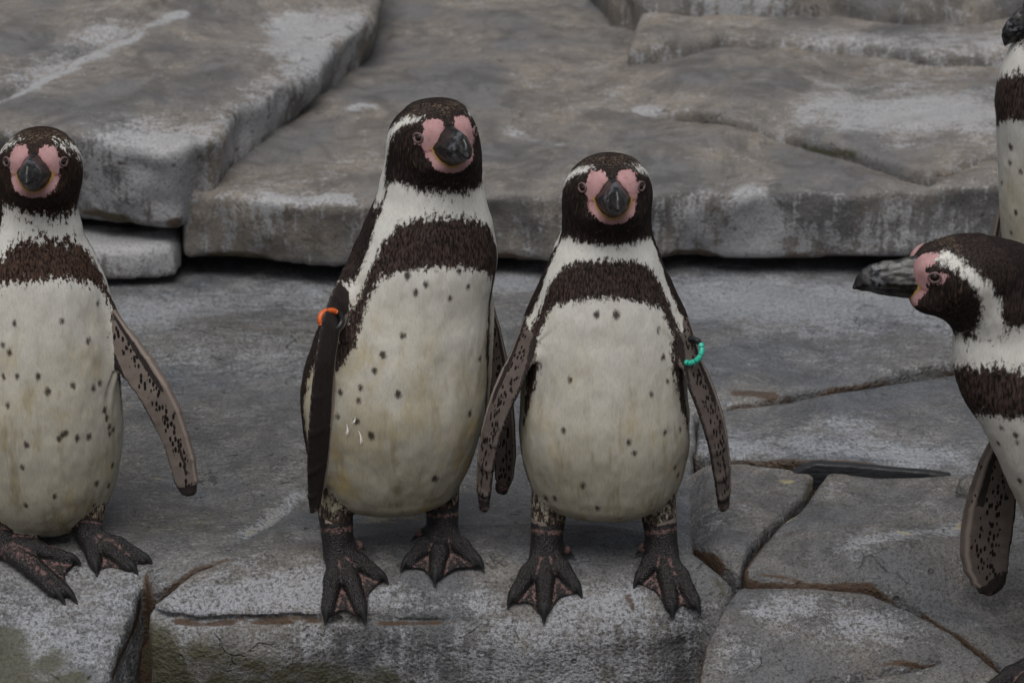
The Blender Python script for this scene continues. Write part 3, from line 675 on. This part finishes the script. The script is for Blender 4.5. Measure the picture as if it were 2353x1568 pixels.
    def feetf(P, parts=False):
        d = np.full(len(P), 9.0); toe = np.full(len(P), 9.0); gap = np.full(len(P), 9.0); leg = np.full(len(P), 9.0); lt = np.zeros(len(P))
        for topp, ank, toes, hal, r in FT:
            pts = np.array([topp, ank] + [q for t in toes for q in t[2:3]]); lo, hi = pts.min(0)-0.05, pts.max(0)+0.05
            m = ((P > lo) & (P < hi)).all(1)
            if not m.any(): continue
            Q = P[m]; dl, t = capsule(Q, topp, ank, r*1.12, r*0.92); 
            dt = np.full(len(Q), 9.0); tl = []
            for (p0, p1, p2, p3) in toes:
                p0b = p0 + np.array([0,0,-0.003])
                c1, _ = capsule(Q, p0b, p1, 0.0140, 0.0118); c2, tt = capsule(Q, p1, p2, 0.0118, 0.0092)
                c2 = c2 + 0.0009*np.sin(tt*46)
                dt = smin(dt, smin(c1, c2, 0.006), 0.004); tl.append(np.minimum(c1, c2))
            if hal is not None:
                c, _ = capsule(Q, ank+np.array([0,0.0,0.004]), hal, 0.009, 0.006); dt = smin(dt, c, 0.005)
            dw = np.full(len(Q), 9.0)
            for A_, B_ in zip(toes[:-1], toes[1:]):
                ea, eb = A_[2]*0.6+A_[3]*0.4, B_[2]*0.6+B_[3]*0.4; base = (A_[0]+np.array([0,0,-0.008]))
                mid = base*0.14 + (ea+eb)*0.43; mid[2] = max(min(ea[2],eb[2]), surf(mid[0], mid[1])+0.004)
                ea = ea*0.97+A_[0]*0.03; eb = eb*0.97+B_[0]*0.03
                ea = ea+np.array([0,0,-0.003]); eb = eb+np.array([0,0,-0.003])
                dw = np.minimum(dw, np.minimum(tri_d(Q, base, ea, mid, 0.0028), tri_d(Q, base, mid, eb, 0.0028)))
            df = smin(dt, dw, 0.005); dd = smin(df, dl, 0.012)
            d[m] = np.minimum(d[m], dd)
            if parts:
                ts = np.sort(np.array(tl), axis=0); fa = np.linalg.norm(Q[:,:2]-ank[:2], axis=1)
                gap[m] = np.minimum(gap[m], np.where(fa > 0.022, ts[1]-ts[0], 9.0))
                toe[m] = np.minimum(toe[m], dt); upd = dl < leg[m]
                lm = leg[m]; lm = np.where(upd, dl, lm); leg[m] = lm; l2 = lt[m]; lt[m] = np.where(upd, t, l2)
        return (d, toe, leg, lt, gap) if parts else d
    def tailf(P):
        c, _ = capsule(P, np.array(tail[0]), np.array(tail[1]), 0.028, 0.008); return c
    def core(P):
        d = smin(torso(P), headf(P), 0.020)
        if tail is not None: d = smin(d, tailf(P), 0.03)
        Pn = P*np.array([1,1,0.55])
        return d + (0.0040*vnoise(Pn, 20, 5) + 0.0022*vnoise(Pn, 52, 8))*sstep(zmax-0.10, zmax-0.20, P[:,2]) + 0.0009*vnoise(Pn, 130, 12)
    def body(P):
        d = core(P)
        for F in FL:
            m = ((P > F[5]) & (P < F[6])).all(1)
            if m.any():
                fd = flipf(P[m], F)[0]; d[m] = smin(d[m], fd, 0.018)
        m = P[:,2] < zmin + 0.14
        if m.any(): d[m] = smin(d[m], feetf(P[m]), 0.012)
        return d
    allp = [PL.min(0), PR.max(0), H-0.1, H+0.1] + [F[5] for F in FL] + [F[6] for F in FL] + [q-0.03 for T in FT for t in T[2] for q in t] + [q+0.03 for T in FT for t in T[2] for q in t]
    allp += [np.array([cx[i]-a[i], yc[i]-a[i]*1.2, z[i]]) for i in range(len(z))] + [np.array([cx[i]+a[i], yc[i]+a[i]*1.2, z[i]]) for i in range(len(z))]
    if tail is not None: allp += [np.array(tail[1])-0.03, np.array(tail[1])+0.03]
    lo = np.min(allp, axis=0)-0.015; hi = np.max(allp, axis=0)+0.015
    V, Q = mesh_sdf(body, lo, hi, h)
    # keep the biggest piece only is unnecessary: all primitives overlap
    # ------------- colour fields
    tz = torso(V); hd = headf(V); c, y, a_, bf, bb = ringp(V)
    u = (V[:,0]-c)/a_; v = -(V[:,1]-y)/np.where(V[:,1] < y, bf, bb)
    ang = np.degrees(np.arctan2(u, v)); phi = (ang - yaw + 180) % 360 - 180
    row = np.interp(V[:,2], zz, zr) + np.clip(y-V[:,1], 0, 0.12)*math.sin(PITCH)/S0; prow = np.interp(row, rowmap, PATROWS)
    aph = np.abs(phi); Rm = np.maximum(a_, 0.05)
    uv = np.stack([aph*math.pi/180*0.105, -prow*S0*1.05], 1)
    cvt = lambda L_: [(p[0]*math.pi/180*0.105 - (0.02 if p[0] == 0 else 0), -p[1]*S0*1.05) for p in L_]
    outer = polyd(uv, cvt(OUTER)); inner = polyd(uv, cvt(INNER))
    bphi = np.interp(prow, [b[0] for b in BACK], [b[1] for b in BACK]); backd = (aph-bphi)*math.pi/180*0.105
    wid = np.interp(prow, [500, 940, 1010, 1500], [0, 0, -0.006, -0.008])
    band = np.minimum(outer, -inner) + wid*(aph > 55)
    dark = np.maximum(band, backd)
    # head: dark hood down to the throat line, with the white eyebrow loop
    q = hl(V); q[:,0] = np.abs(q[:,0])
    trow = 568 - 20*np.clip(aph/60, 0, 1)**2 + throat
    hood = (trow - prow)*S0*1.05*0.9
    dark = np.where(prow < 585, np.maximum(hood, np.minimum(backd, 0.03)), dark)
    loop = [(0.034,0.032),(0.018,0.031),(0.0,0.020),(-0.018,0.002),(-0.031,-0.024),(-0.034,-0.045),(-0.034,-0.062)]
    lr = [0.0022,0.0042,0.0058,0.0076,0.0105,0.013,0.015]
    ld = np.full(len(V), 9.0); q2 = q[:,1:3]
    for i in range(len(loop)-1):
        cc, _ = capsule(q2, np.array(loop[i]), np.array(loop[i+1]), lr[i], lr[i+1]); ld = np.minimum(ld, cc)
    ld = np.maximum(ld, 0.022-q[:,0])
    inhead = (prow < 640)
    dark = np.where(inhead, np.minimum(dark, ld*0.8*hs_), dark)
    # belly spots
    X, Y, D = proj(V)
    spot = np.full(len(V), -0.02)
    for sp in spots:
        p3 = pick(V, sp[0], sp[1]); r = (sp[2] if len(sp) > 2 else 6.0)*S0*0.92
        dv = V-p3; spot = np.maximum(spot, r - np.sqrt(dv[:,0]**2+dv[:,1]**2*0.6+(dv[:,2]*0.72)**2))
    pq = hl(V); pk = polyd(np.stack([np.abs(pq[:,0]), pq[:,2]], 1)/1.0, [(p[0]*S0, p[1]*S0) for p in PINK])*hs_
    pk = np.minimum(pk, (pq[:,1]-0.019)*hs_) - 0.0012 - (1-bare)*0.05
    # beak
    L_ = blen
    T_ = np.array([0,0.15,0.4,0.6,0.75,0.88,0.96,1.0]); HU = np.array([0.0290,0.0280,0.0246,0.0226,0.0203,0.0160,0.0102,0.0040]); HLo = np.array([0.0280,0.0268,0.0228,0.0200,0.0160,0.0105,0.0052,0.0018])
    WB = np.array([0.0262,0.0250,0.0200,0.0162,0.0132,0.0098,0.0062,0.0025]); ZC = np.array([0,0,0,0.0005,0.0,-0.0025,-0.0065,-0.0105])
    b0 = 0.040
    def beakf(P):
        q = hl(P); t = (q[:,1]-b0)/L_; tc = np.clip(t, 0, 1)
        hu, hlw, wb, zc = (np.interp(tc, T_, k) for k in (HU, HLo, WB, ZC))
        dz = q[:,2]+0.004-zc; hh = np.where(dz > 0, hu, hlw)
        wz = wb*(1-0.48*np.clip(np.abs(dz)/hh, 0, 1)*(dz > 0)-0.18*np.clip(np.abs(dz)/hh, 0, 1)*(dz <= 0))
        dx = np.abs(q[:,0])
        k0 = np.sqrt((dx/wz)**2+(dz/hh)**2); k1 = np.sqrt((dx/wz**2)**2+(dz/hh**2)**2)+1e-6
        d = k0*(k0-1)/k1
        d = d + 0.0011*np.exp(-((dz+0.002+0.004*tc)/0.0011)**2)*(tc < 0.9) + 0.0014*vnoise(q, 120, 2) + 0.0016*vnoise(q*np.array([1,0.4,1]), 240, 7)
        oz = np.maximum(-t, t-1)*L_
        return np.where(oz > 0, np.maximum(d, 0)*0+np.sqrt(np.maximum(d,0)**2+np.maximum(oz,0)**2), d)*hs_
    gp = np.exp(-(np.maximum(beakf(V),0)/0.0035)**2)*sstep(0.004,-0.004,pq[:,2])*0.9
    # flipper fields
    flip = np.full(len(V), -0.05); fspot = np.zeros(len(V)); fdark = np.zeros(len(V)); fpale = np.zeros(len(V)); ftone = np.zeros(len(V)); cd = core(V)
    for F, fl in zip(FL, flips):
        d, uu, vv, sd_ = flipf(V, F)
        m = np.minimum(cd - d - 0.002, (vv-0.15)*0.25)
        sel = m > flip
        vent = sd_ > 0
        fd_v = np.maximum(np.exp(-((uu-0.42)/0.16)**2)*sstep(0.12,0.2,vv)*sstep(0.58,0.5,vv)*1.1, sstep(0.16,0.08,vv)*1.2)
        fd_v = np.maximum(fd_v, sstep(-0.86,-0.97,uu)*0.9); fd_v = np.maximum(fd_v, np.exp(-((vv-0.985)/0.03)**2)*0.8)
        fd_v = np.maximum(fd_v, np.exp(-((uu-0.05)/0.10)**2)*sstep(0.72,0.78,vv)*sstep(0.97,0.9,vv)*fl.get('tipdark', 0.8))
        rim = fl.get('rim', 0.0); fd_d = 1.2*sstep(1.0-0.35*rim, 0.90-0.35*rim, uu)*sstep(-1.0,-0.93,uu)
        edge = fl.get('edge', 0.0)
        fdk = np.where(vent, fd_v + edge*sstep(0.62,0.8,np.abs(uu)), fd_d)
        fsp = np.where(vent, np.exp(-((uu+0.05)/0.38)**2)*sstep(0.1,0.2,vv)*fl.get('spot', 0.62), 0)
        fp = np.where(vent, np.exp(-((uu-0.72)/0.18)**2)*0.62, np.where(np.abs(uu) > 0.9, 0.45, 0) + rim*0.5*sstep(0.5, 0.7, uu))
        flip = np.where(sel, m, flip); fspot = np.where(sel, fsp, fspot); fdark = np.where(sel, fdk, fdark); fpale = np.where(sel, fp, fpale); ftone = np.where(sel, fl.get('tone', 0.15), ftone)
    # leg skin
    dft, toe, leg, lt, gap = feetf(V, True)
    skin = np.minimum(cd - dft + 0.004, 0.05)
    skin = np.where((leg < 0.012) & (toe > 0.010), np.minimum(skin, (lt-0.42)*0.07), skin)
    ring_ = np.exp(-((lt-0.56)/0.09)**2)*(toe > 0.006)*0.75*(leg < 0.01)
    web = (sstep(0.0003, 0.0020, toe)*0.38 + 0.38*np.exp(-((toe-0.003)/0.002)**2))*(leg > 0.006)
    webp = np.maximum(np.maximum(ring_, web), 0.62*np.exp(-(gap/0.0045)**2)*(leg > 0.003))
    for T in FT:
        if T[3] is not None: webp = np.maximum(webp, 0.95*np.exp(-(np.linalg.norm(V-T[3], axis=1)/0.010)**4))
    dark = np.where(leg < 0.010, np.maximum(dark, np.where(lt < 0.40, 0.002+0.010*(lt-0.2), 0.01)), dark)
    at = {'soil': np.clip(sstep(660, 760, prow)*0.22 + sstep(740, 1190, prow)*0.62, 0, 1), 'spot': spot, 'rag': np.full(len(V), rag)*np.where(prow < 575, 0.6, 1.0), 'dark': dark, 'pink': pk, 'gape': gp, 'crease': np.exp(-((pq[:,2]+0.007+0.10*(np.abs(pq[:,0])-0.028))/0.0016)**2)*0.9 + 0.35*np.exp(-(np.maximum(beakf(V),0)/0.003)**2), 'flip': flip, 'ftone': ftone, 'fspot': fspot, 'fdark': fdark, 'fpale': fpale, 'skin': skin, 'webpink': webp,  # soil attribute: a smooth rise in darker tone from chest to lower belly
          'cream': np.clip((0.12+0.88*cream)*sstep(640, 1000, prow), 0, 1), 'brownish': np.where(prow < 575, 0.38, brownish)*np.where(aph > bphi, 0.5, 1), 'fleck': np.where(prow < 575, 0.25 + 0.30*np.exp(-((pk+0.014)/0.007)**2)*(pq[:,1] > 0) + 0.18*sstep(0.024,0.040,pq[:,2])*(pq[:,1] > -0.02), band_fleck)}
    base = np.mean([T[1] for T in FT], axis=0); base = np.array([base[0], base[1], surf(base[0], base[1])])
    root = empty('penguin', base); tag(root, label, 'penguin', group)
    make_mesh('body', V, Q, mat, root, at, base)
    bc_ = [hw((sx*0.031, b0+yy, zz_)) for sx in (-1,1) for yy in (-0.006, L_+0.006) for zz_ in (-0.040, 0.030)]
    BV, BQ = mesh_sdf(beakf, np.min(bc_, axis=0), np.max(bc_, axis=0), 0.0014)
    qb = hl(BV); tb = (qb[:,1]-b0)/L_
    blow = np.exp(-(tb/0.16)**2)*sstep(0.004,-0.010,qb[:,2])*1.1
    make_mesh('beak', BV, BQ, m_beak, root, {'bt': tb + beak_pale, 'bl': blow}, base)
    # eyes
    for sx, ok in zip((-1, 1), eyes):
        p = np.array(hw((sx*0.045, 0.026, 0.0095)))[None]
        for yy in np.linspace(0.07, 0.0, 90):
            p = np.array(hw((sx*0.0385, yy, 0.0105)))[None]
            if core(p)[0] < 0: break
        nrm = grad(core, p)[0]; p = p[0]
        c0 = p - nrm*0.0040*hs_
        ax_ = np.cross(nrm, np.array([0,0,1.0])); ax_ /= np.linalg.norm(ax_); bx = np.cross(ax_, nrm)
        EV = []; EQ = []
        nu, nv = 16, 8
        for i in range(nv+1):
            for j in range(nu):
                th = math.pi*i/nv; ph = 2*math.pi*j/nu; s_ = math.sin(th)*0.0066*hs_
                EV.append(c0 + ax_*s_*math.cos(ph) + bx*s_*math.sin(ph) + nrm*math.cos(th)*0.0066*hs_)
        for i in range(nv):
            for j in range(nu): EQ.append((i*nu+j, (i+1)*nu+j, (i+1)*nu+(j+1) % nu, i*nu+(j+1) % nu))
        e = make_mesh('eye', EV, EQ, m_eye, root, None, base)
        lp = [p + nrm*0.0004 + (ax_*math.cos(w)*0.0072 + bx*math.sin(w)*0.0060*(0.9 if w < math.pi else 1))*hs_ for w in np.linspace(0, 2*math.pi, 20, endpoint=False)]
        TV, TQ = tube(lp, 0.0016*hs_, 8, True)
        make_mesh('eye_ring', TV, TQ, m_lid, e, None, base)
    # claws
    for topp, ank, toes, hal, r in FT:
        for (p0, p1, p2, p3) in toes:
            dr = p3-p2; dl = np.linalg.norm(dr); dr = dr/dl; dl = max(min(dl, 0.028), 0.018)
            s = p2 - dr*0.004 + np.array([0,0,0.0035])
            pts = [s + dr*dl*t + np.array([0,0,0.002*math.sin(t*3)-0.006*t*t]) for t in np.linspace(0, 1.1, 7)]
            CV, CQ = tube(pts, [0.0062,0.0062,0.0059,0.0052,0.0042,0.0029,0.0012], 8)
            make_mesh('claw', CV, CQ, m_claw, root, None, base)
        if hal is not None:
            dr = hal-ank; dr = dr/np.linalg.norm(dr); dr[1] -= 0.5; dr[2] -= 0.9
            pts = [hal + dr*0.011*t for t in np.linspace(0, 1, 5)]
            CV, CQ = tube(pts, [0.003,0.0028,0.0022,0.0014,0.0005], 6); make_mesh('claw', CV, CQ, m_claw, root, None, base)
    return root, V, FL

RAT = lambda r: [(r[0],0.9,0.9),(r[1]-60,0.78,1.0),(r[1],0.80,1.0),(r[2],0.80,0.95),(r[4],0.76,0.8),(r[5],0.80,0.75),(r[6],0.84,0.74),(r[7],0.8,0.75)]

# the shorter middle penguin with the turquoise band
rm3 = [353,557,600,680,740,850,950,1190]
rings3 = [(353,1397,1405),(358,1378,1426),(366,1356,1450),(390,1324,1476),(425,1301,1490),(460,1294,1494),(495,1291,1496),(530,1289,1498),(547,1284,1502),(565,1275,1509),(600,1261,1521),(634,1246,1532),(669,1234,1543),(704,1222,1553),(739,1213,1562),(774,1207,1568),(820,1202,1573),(880,1197,1577),(943,1193,1584),(1008,1192,1584),(1041,1196,1578),(1080,1206,1568),(1112,1218,1558),(1135,1232,1544),(1152,1256,1522),(1163,1290,1490),(1171,1340,1440),(1174,1378,1398)]
p3 = penguin('shorter of the two middle penguins, wearing a turquoise beaded band on its flipper', rings3, 0.035, RAT(rm3), (1398,442,-0.004,4,15,1.0),
  [dict(st=[(1520,660,0.04,14),(1555,725,0.025,18),(1577,785,0.005,20),(1590,835,-0.005,21),(1603,874,-0.008,28),(1621,920,-0.008,29),(1637,968,-0.008,29),(1648,1013,-0.006,27),(1657,1077,-0.004,25),(1661,1125,0,21),(1661,1158,0.002,15)], beta=48, lead=1, vent=1, edge=0.5, spot=0.85, tone=0.75),
   dict(st=[(1265,660,0.04,14),(1232,725,0.025,18),(1208,785,0.0,21),(1190,835,-0.01,25),(1175,872,-0.015,29),(1158,908,-0.018,28),(1141,955,-0.02,27),(1129,996,-0.02,25),(1118,1058,-0.02,22),(1112,1120,-0.018,19),(1113,1162,-0.016,12)], beta=48, lead=-1, vent=1, edge=0.5, spot=0.85, tone=0.75)],
  [dict(top=(1262,1155), ankle=(1253,1290), tips=[(1165,1402),(1249,1438),(1335,1374)], hal=(1302,1262)),
   dict(top=(1510,1155), ankle=(1522,1288), tips=[(1460,1348),(1546,1430),(1610,1420)], hal=(1476,1258))],
  [(1310,871),(1295,989),(1497,906),(1527,996),(1444,1015),(1456,1041),(1339,1114,7),(1254,1144,7),(1274,1143,6),(1373,1166,7),(1550,1074),(1557,1091),(1524,820),(1511,760),(1368,723,8),(1415,725,9),(1563,987),(1534,875,5)],
  0, rm3, m_plume, zE2, rag=1.2, yoff=[(353,-0.005),(560,0),(900,-0.012),(1180,-0.025)], cream=0.30, band_fleck=0.34, tail=((0.125,0.10,0.13),(0.125,0.17,0.015)))

# the taller middle penguin with the orange and black band
rm2 = [228,434,500,610,672,805,920,1183]
rings2 = [(228,1008,1028),(233,978,1042),(241,949,1060),(258,928,1072),(291,901,1086),(325,891,1097),(359,886,1106),(392,878,1108),(416,872,1107),(443,866,1113),(477,852,1121),(510,838,1130),(544,826,1136),(578,812,1141),(611,797,1140),(645,782,1135),(679,766,1130),(713,750,1126),(760,727,1123),(800,712,1121),(853,697,1119),(905,690,1116),(957,692,1109),(1010,699,1096),(1040,705,1088),(1075,717,1075),(1108,732,1058),(1132,752,1040),(1148,782,1012),(1158,815,975),(1165,855,930),(1168,880,905)]
p2 = penguin('taller of the two middle penguins, with an orange and black band on its flipper', rings2, 0.055, RAT(rm2), (1002,322,-0.006,21,13,1.02),
  [dict(st=[(830,600,0.05,12),(795,655,0.02,14),(769,712,-0.02,15),(755,760,-0.05,17),(745,825,-0.06,18),(738,895,-0.062,19),(732,975,-0.062,19),(727,1062,-0.055,17),(723,1125,-0.05,13),(722,1165,-0.048,8)], beta=60, lead=1, vent=-1, thick=0.0075, rim=1.0),
   dict(st=[(1085,630,0.07,14),(1112,700,0.062,16),(1132,760,0.06,18),(1143,830,0.065,24),(1150,900,0.066,28),(1156,980,0.066,29),(1160,1050,0.066,27),(1158,1095,0.066,23),(1152,1125,0.066,15)], beta=20, lead=1, vent=1, spot=0.95, edge=0.4, tone=0.9)],
  [dict(top=(768,1140), ankle=(778,1292), tips=[(747,1442),(841,1442),(888,1341)], hal=(825,1252)),
   dict(top=(1013,1125), ankle=(1018,1248), tips=[(922,1314),(998,1350),(1110,1312)], hal=(962,1224))],
  [(925,771,7),(880,815,8),(859,850,7),(828,891),(822,918),(782,900),(760,907),(914,905,8),(776,954),(819,968,7),(855,999,8),(1000,1099,9),(1078,949),(1103,825),(757,957),(936,632,8),(978,655,7),(956,674,7),(1034,685),(1077,660),(1054,623)],
  20, rm2, m_plume, zE2, rag=1.2, yoff=[(228,-0.01),(434,0),(850,-0.015),(1180,-0.03)], cream=0.95, tail=((-0.16,0.13,0.14),(-0.165,0.20,0.02)))

# the left-hand penguin
rm1 = [293,487,548,642,684,800,920,1236]
rings1 = [(293,88,100),(298,65,120),(311,37,147),(326,23,158),(342,9,169),(373,0,179),(405,-2,183),(436,-2,182),(483,-3,180),(514,-8,186),(545,-18,194),(576,-32,213),(608,-48,230),(639,-60,242),(670,-68,250),(705,-74,255),(739,-80,259),(805,-88,267),(894,-98,276),(983,-102,281),(1050,-98,278),(1108,-88,267),(1150,-68,248),(1180,-40,222),(1202,-5,188),(1214,35,150),(1219,70,112)]
p1 = penguin('brown banded penguin holding one flipper open, standing by the pale streaked boulder', rings1, 0.115, RAT(rm1), (93,384,-0.006,0,15,0.98),
  [dict(st=[(205,650,0.11,14),(240,705,0.10,18),(270,758,0.09,24),(293,800,0.085,34),(318,845,0.08,41),(356,901,0.075,39),(380,948,0.075,38),(401,1002,0.075,34),(417,1053,0.075,32),(427,1100,0.075,28),(431,1125,0.075,21)], beta=8, lead=1, vent=1, spot=0.60, tipdark=1.1, thick=0.006),
   dict(st=[(-75,715,0.12,16),(-105,790,0.12,28),(-140,870,0.12,34),(-165,960,0.12,34),(-180,1050,0.12,30),(-185,1120,0.12,20)], beta=20, lead=-1, vent=1)],
  [dict(top=(205,1175), ankle=(206,1252), tips=[(222,1320),(318,1325),(353,1302)], r=0.018),
   dict(top=(0,1190), ankle=(0,1268), tips=[(152,1394),(180,1392),(190,1300)], r=0.019)],
  [(141,736,6),(203,782,7),(32,745,6),(5,790),(23,809),(89,863,7),(41,862),(8,864),(108,900,8),(167,885,7),(215,893,7),(231,881),(17,933),(242,942,7),(246,960),(250,979),(261,986),(253,995),(151,993,7),(143,1001,6),(134,1010,7),(177,1006,7),(203,1001,7),(60,1022,7),(53,1074,5),(260,1068),(221,1111,7),(249,1115,6),(125,1141,7),(60,1161,6),(216,1160,5),(225,698,5)],
  20, rm1, m_plume_brown, zFloor, rag=2.4, yoff=[(293,-0.01),(490,0),(900,-0.012),(1236,-0.025)], cream=0.45, brownish=1.0, tail=((-0.64,0.20,0.12),(-0.65,0.27,0.0)))

# the leaning penguin in profile
rm4 = [549,757,838,945,1000,1100,1180,1440]
rings4 = [(548,2240,2270),(552,2205,2310),(560,2175,2345),(575,2150,2375),(610,2128,2420),(650,2120,2455),(690,2124,2480),(709,2140,2490),(737,2172,2505),(759,2187,2515),(790,2186,2532),(809,2185,2545),(834,2185,2560),(862,2190,2580),(900,2203,2605),(937,2224,2630),(972,2246,2655),(1000,2262,2675),(1046,2285,2705),(1102,2312,2735),(1162,2340,2755),(1230,2368,2765),(1300,2395,2760),(1350,2425,2740),(1385,2460,2710),(1405,2510,2660),(1412,2570,2600)]
p4 = penguin('penguin leaning forward in profile with its beak level, flipper hanging over the slab', rings4, -0.22, [(549,0.5,0.5),(650,0.42,0.42),(760,0.48,0.48),(900,0.55,0.55),(1100,0.55,0.55),(1440,0.6,0.6)], (2200,627,0,-86,-1,1.04),
  [dict(st=[(2330,960,-0.13,20),(2310,1010,-0.12,34),(2292,1070,-0.115,46),(2280,1130,-0.11,55),(2272,1180,-0.11,60),(2266,1224,-0.11,61),(2262,1265,-0.11,58),(2265,1295,-0.11,53),(2272,1320,-0.11,44),(2280,1336,-0.11,34),(2286,1346,-0.11,24)], beta=0, lead=-1, vent=1, foreshort=False, spot=0.72, tipdark=0.3, tone=0.6),
   dict(st=[(2480,900,-0.31,20),(2530,980,-0.335,36),(2580,1080,-0.34,40),(2620,1180,-0.34,38),(2640,1270,-0.335,30)], beta=10, lead=-1, vent=-1)],
  [dict(top=(2440,1380), ankle=(2400,1530), tips=[(2225,1625),(2290,1680),(2400,1690)], dy=0.01, r=0.021), dict(top=(2600,1350), ankle=(2580,1480), tips=[(2450,1560),(2500,1600),(2600,1620)], dy=0.01, r=0.021)],
  [(2320,962),(2300,981,5),(2334,1000),(2293,1018,5),(2338,1018,5),(2342,1104)],
  -52, rm4, m_plume, zE6, cream=0.2, rag=1.3, blen=0.087, tail=((0.72,-0.2,0.05),(0.80,-0.18,-0.02)))

# the penguin at the back
rm5 = [-55,88,175,275,330,430,520,840]
rings5 = [(-55,2430,2450),(-48,2400,2490),(-20,2368,2530),(20,2350,2540),(60,2340,2545),(88,2332,2550),(110,2320,2552),(150,2303,2560),(190,2291,2570),(230,2287,2580),(280,2290,2590),(350,2292,2600),(420,2293,2606),(500,2298,2606),(600,2310,2600),(700,2328,2590),(770,2355,2560),(800,2400,2510),(806,2440,2470)]
p5 = penguin('upright penguin at the back with its beak tucked to its chest', rings5, 0.52, [(-55,0.8,0.8),(88,0.85,0.85),(300,0.75,0.75),(840,0.75,0.75)], (2462,-30,0,-84,-36,0.98),
  [dict(st=[(2340,330,0.60,14),(2325,420,0.60,18),(2308,490,0.60,22),(2298,550,0.60,26),(2292,620,0.60,28),(2290,690,0.60,26),(2292,735,0.60,16)], beta=10, lead=-1, vent=1, foreshort=False),
   dict(st=[(2480,330,0.40,16),(2500,420,0.38,26),(2510,500,0.38,28),(2515,600,0.38,28),(2515,690,0.385,20)], beta=30, lead=-1, vent=-1, foreshort=False)],
  [dict(top=(2390,780), ankle=(2385,900), tips=[(2310,935),(2340,955),(2400,950)]), dict(top=(2490,780), ankle=(2480,890), tips=[(2410,925),(2450,945),(2510,940)])],
  [(2321,340,7),(2320,375,6),(2343,392,6),(2299,421,5),(2334,486,6),(2322,533,5)],
  -55, rm5, m_plume, zFloor, h=0.003, blen=0.09, bare=0.0, cream=0.6, group='penguins on the rocks')

# ------------------------------------------------------------------ flipper bands and loose feathers
def ring_pts(cen, ax_, u_, ra, rb, a0, a1, n=14):
    v_ = np.cross(ax_, u_)
    return [cen + u_*ra*math.cos(w) + v_*rb*math.sin(w) for w in np.linspace(a0, a1, n)]
def plastic(name, col, rough=0.4):
    n = N(name); return n.out(n.mix(n.noise(n.obj(), 150, 3), col, tuple(c*0.75 for c in col)), rough, n.bump(n.noise(n.obj(), 300, 2), 0.15, 0.001))
m_or = plastic('orange_plastic', (0.62,0.115,0.02)); m_bl = plastic('black_plastic', (0.012,0.013,0.016)); m_tq = plastic('turquoise_plastic', (0.035,0.50,0.36))
def band(label, cen, axis, u_, ra, rb, segs, r):
    root = empty('flipper_band', cen); tag(root, label, 'band')
    for nm, m, a0, a1 in segs:
        TV, TQ = tube(ring_pts(cen, axis, u_, ra, rb, R(a0), R(a1)), [r*0.85]+[r]*12+[r*0.85], 10)
        make_mesh(nm, TV, TQ, m, root, None, cen)
    return root
def nrmz(v): v = np.array(v, float); return v/np.linalg.norm(v)
# orange and black band: ring round the flipper of the taller penguin, tipped towards the camera
u1 = nrmz([0.80,0.45,-0.25]); v1 = np.array([0.10,0.50,0.85]); v1 = nrmz(v1-u1*(v1@u1)); ax1 = np.cross(u1, v1)
band('orange and black plastic ring round the flipper of the taller middle penguin', W(760,735,-0.045), ax1, u1, 0.0165, 0.0125, [('band_half', m_or, 60, 212), ('band_half', m_bl, 212, 420)], 0.0042)
u2 = nrmz([0.78,-0.58,0.10]); v2 = np.array([0.30,0.42,0.85]); v2 = nrmz(v2-u2*(v2@u2)); ax2 = np.cross(u2, v2)
segs = [('bead', m_tq, a0, a0+33) for a0 in (-118, -82, -46, -10)] + [('bead', m_tq, 26, 44), ('strap', m_bl, 46, 240)]
band('turquoise beaded ring round the flipper of the shorter middle penguin', W(1586,806,-0.010), ax2, u2, 0.0175, 0.0165, segs, 0.0040)
n = N('down'); m_down = n.out((0.75,0.75,0.74), 0.9)
for (px, py, l, rz, lab_) in ((799,986,0.015,0.25,'small white down feather on the taller middle penguin, between its flipper and the larger feather'), (829,1003,0.019,0.4,'largest white down feather on the belly of the taller middle penguin'), (817,965,0.010,0.1,'tiny white tuft of down above the larger feathers on the taller penguin')):
    p = pick(p2[1], px, py); nn = nrmz(CAM-p); V = []; Q = []
    t_ = nrmz([math.sin(rz), 0, -math.cos(rz)]); b_ = np.cross(t_, nn)
    rr = random.Random(int(px))
    for k in range(11):                      # wisps fanning out of one quill
        sp_ = rr.uniform(-0.22, 0.22); ll = l*rr.uniform(0.6, 1.1); cu = rr.uniform(0.002, 0.006)
        for i, t in enumerate(np.linspace(0, 1, 6)):
            c = p + nn*(0.0015+0.003*t*t) + t_*ll*(t-0.5) + b_*(sp_*ll*0.45*t + cu*t*t); w = 0.00032*(1-0.7*t)
            V += [c-b_*w, c+b_*w]
            if i: j = len(V)-4; Q.append((j, j+1, j+3, j+2))
    o = make_mesh('down_feather', V, Q, m_down, None, None, p); tag(o, lab_, 'feather', 'loose down feathers on the taller penguin')
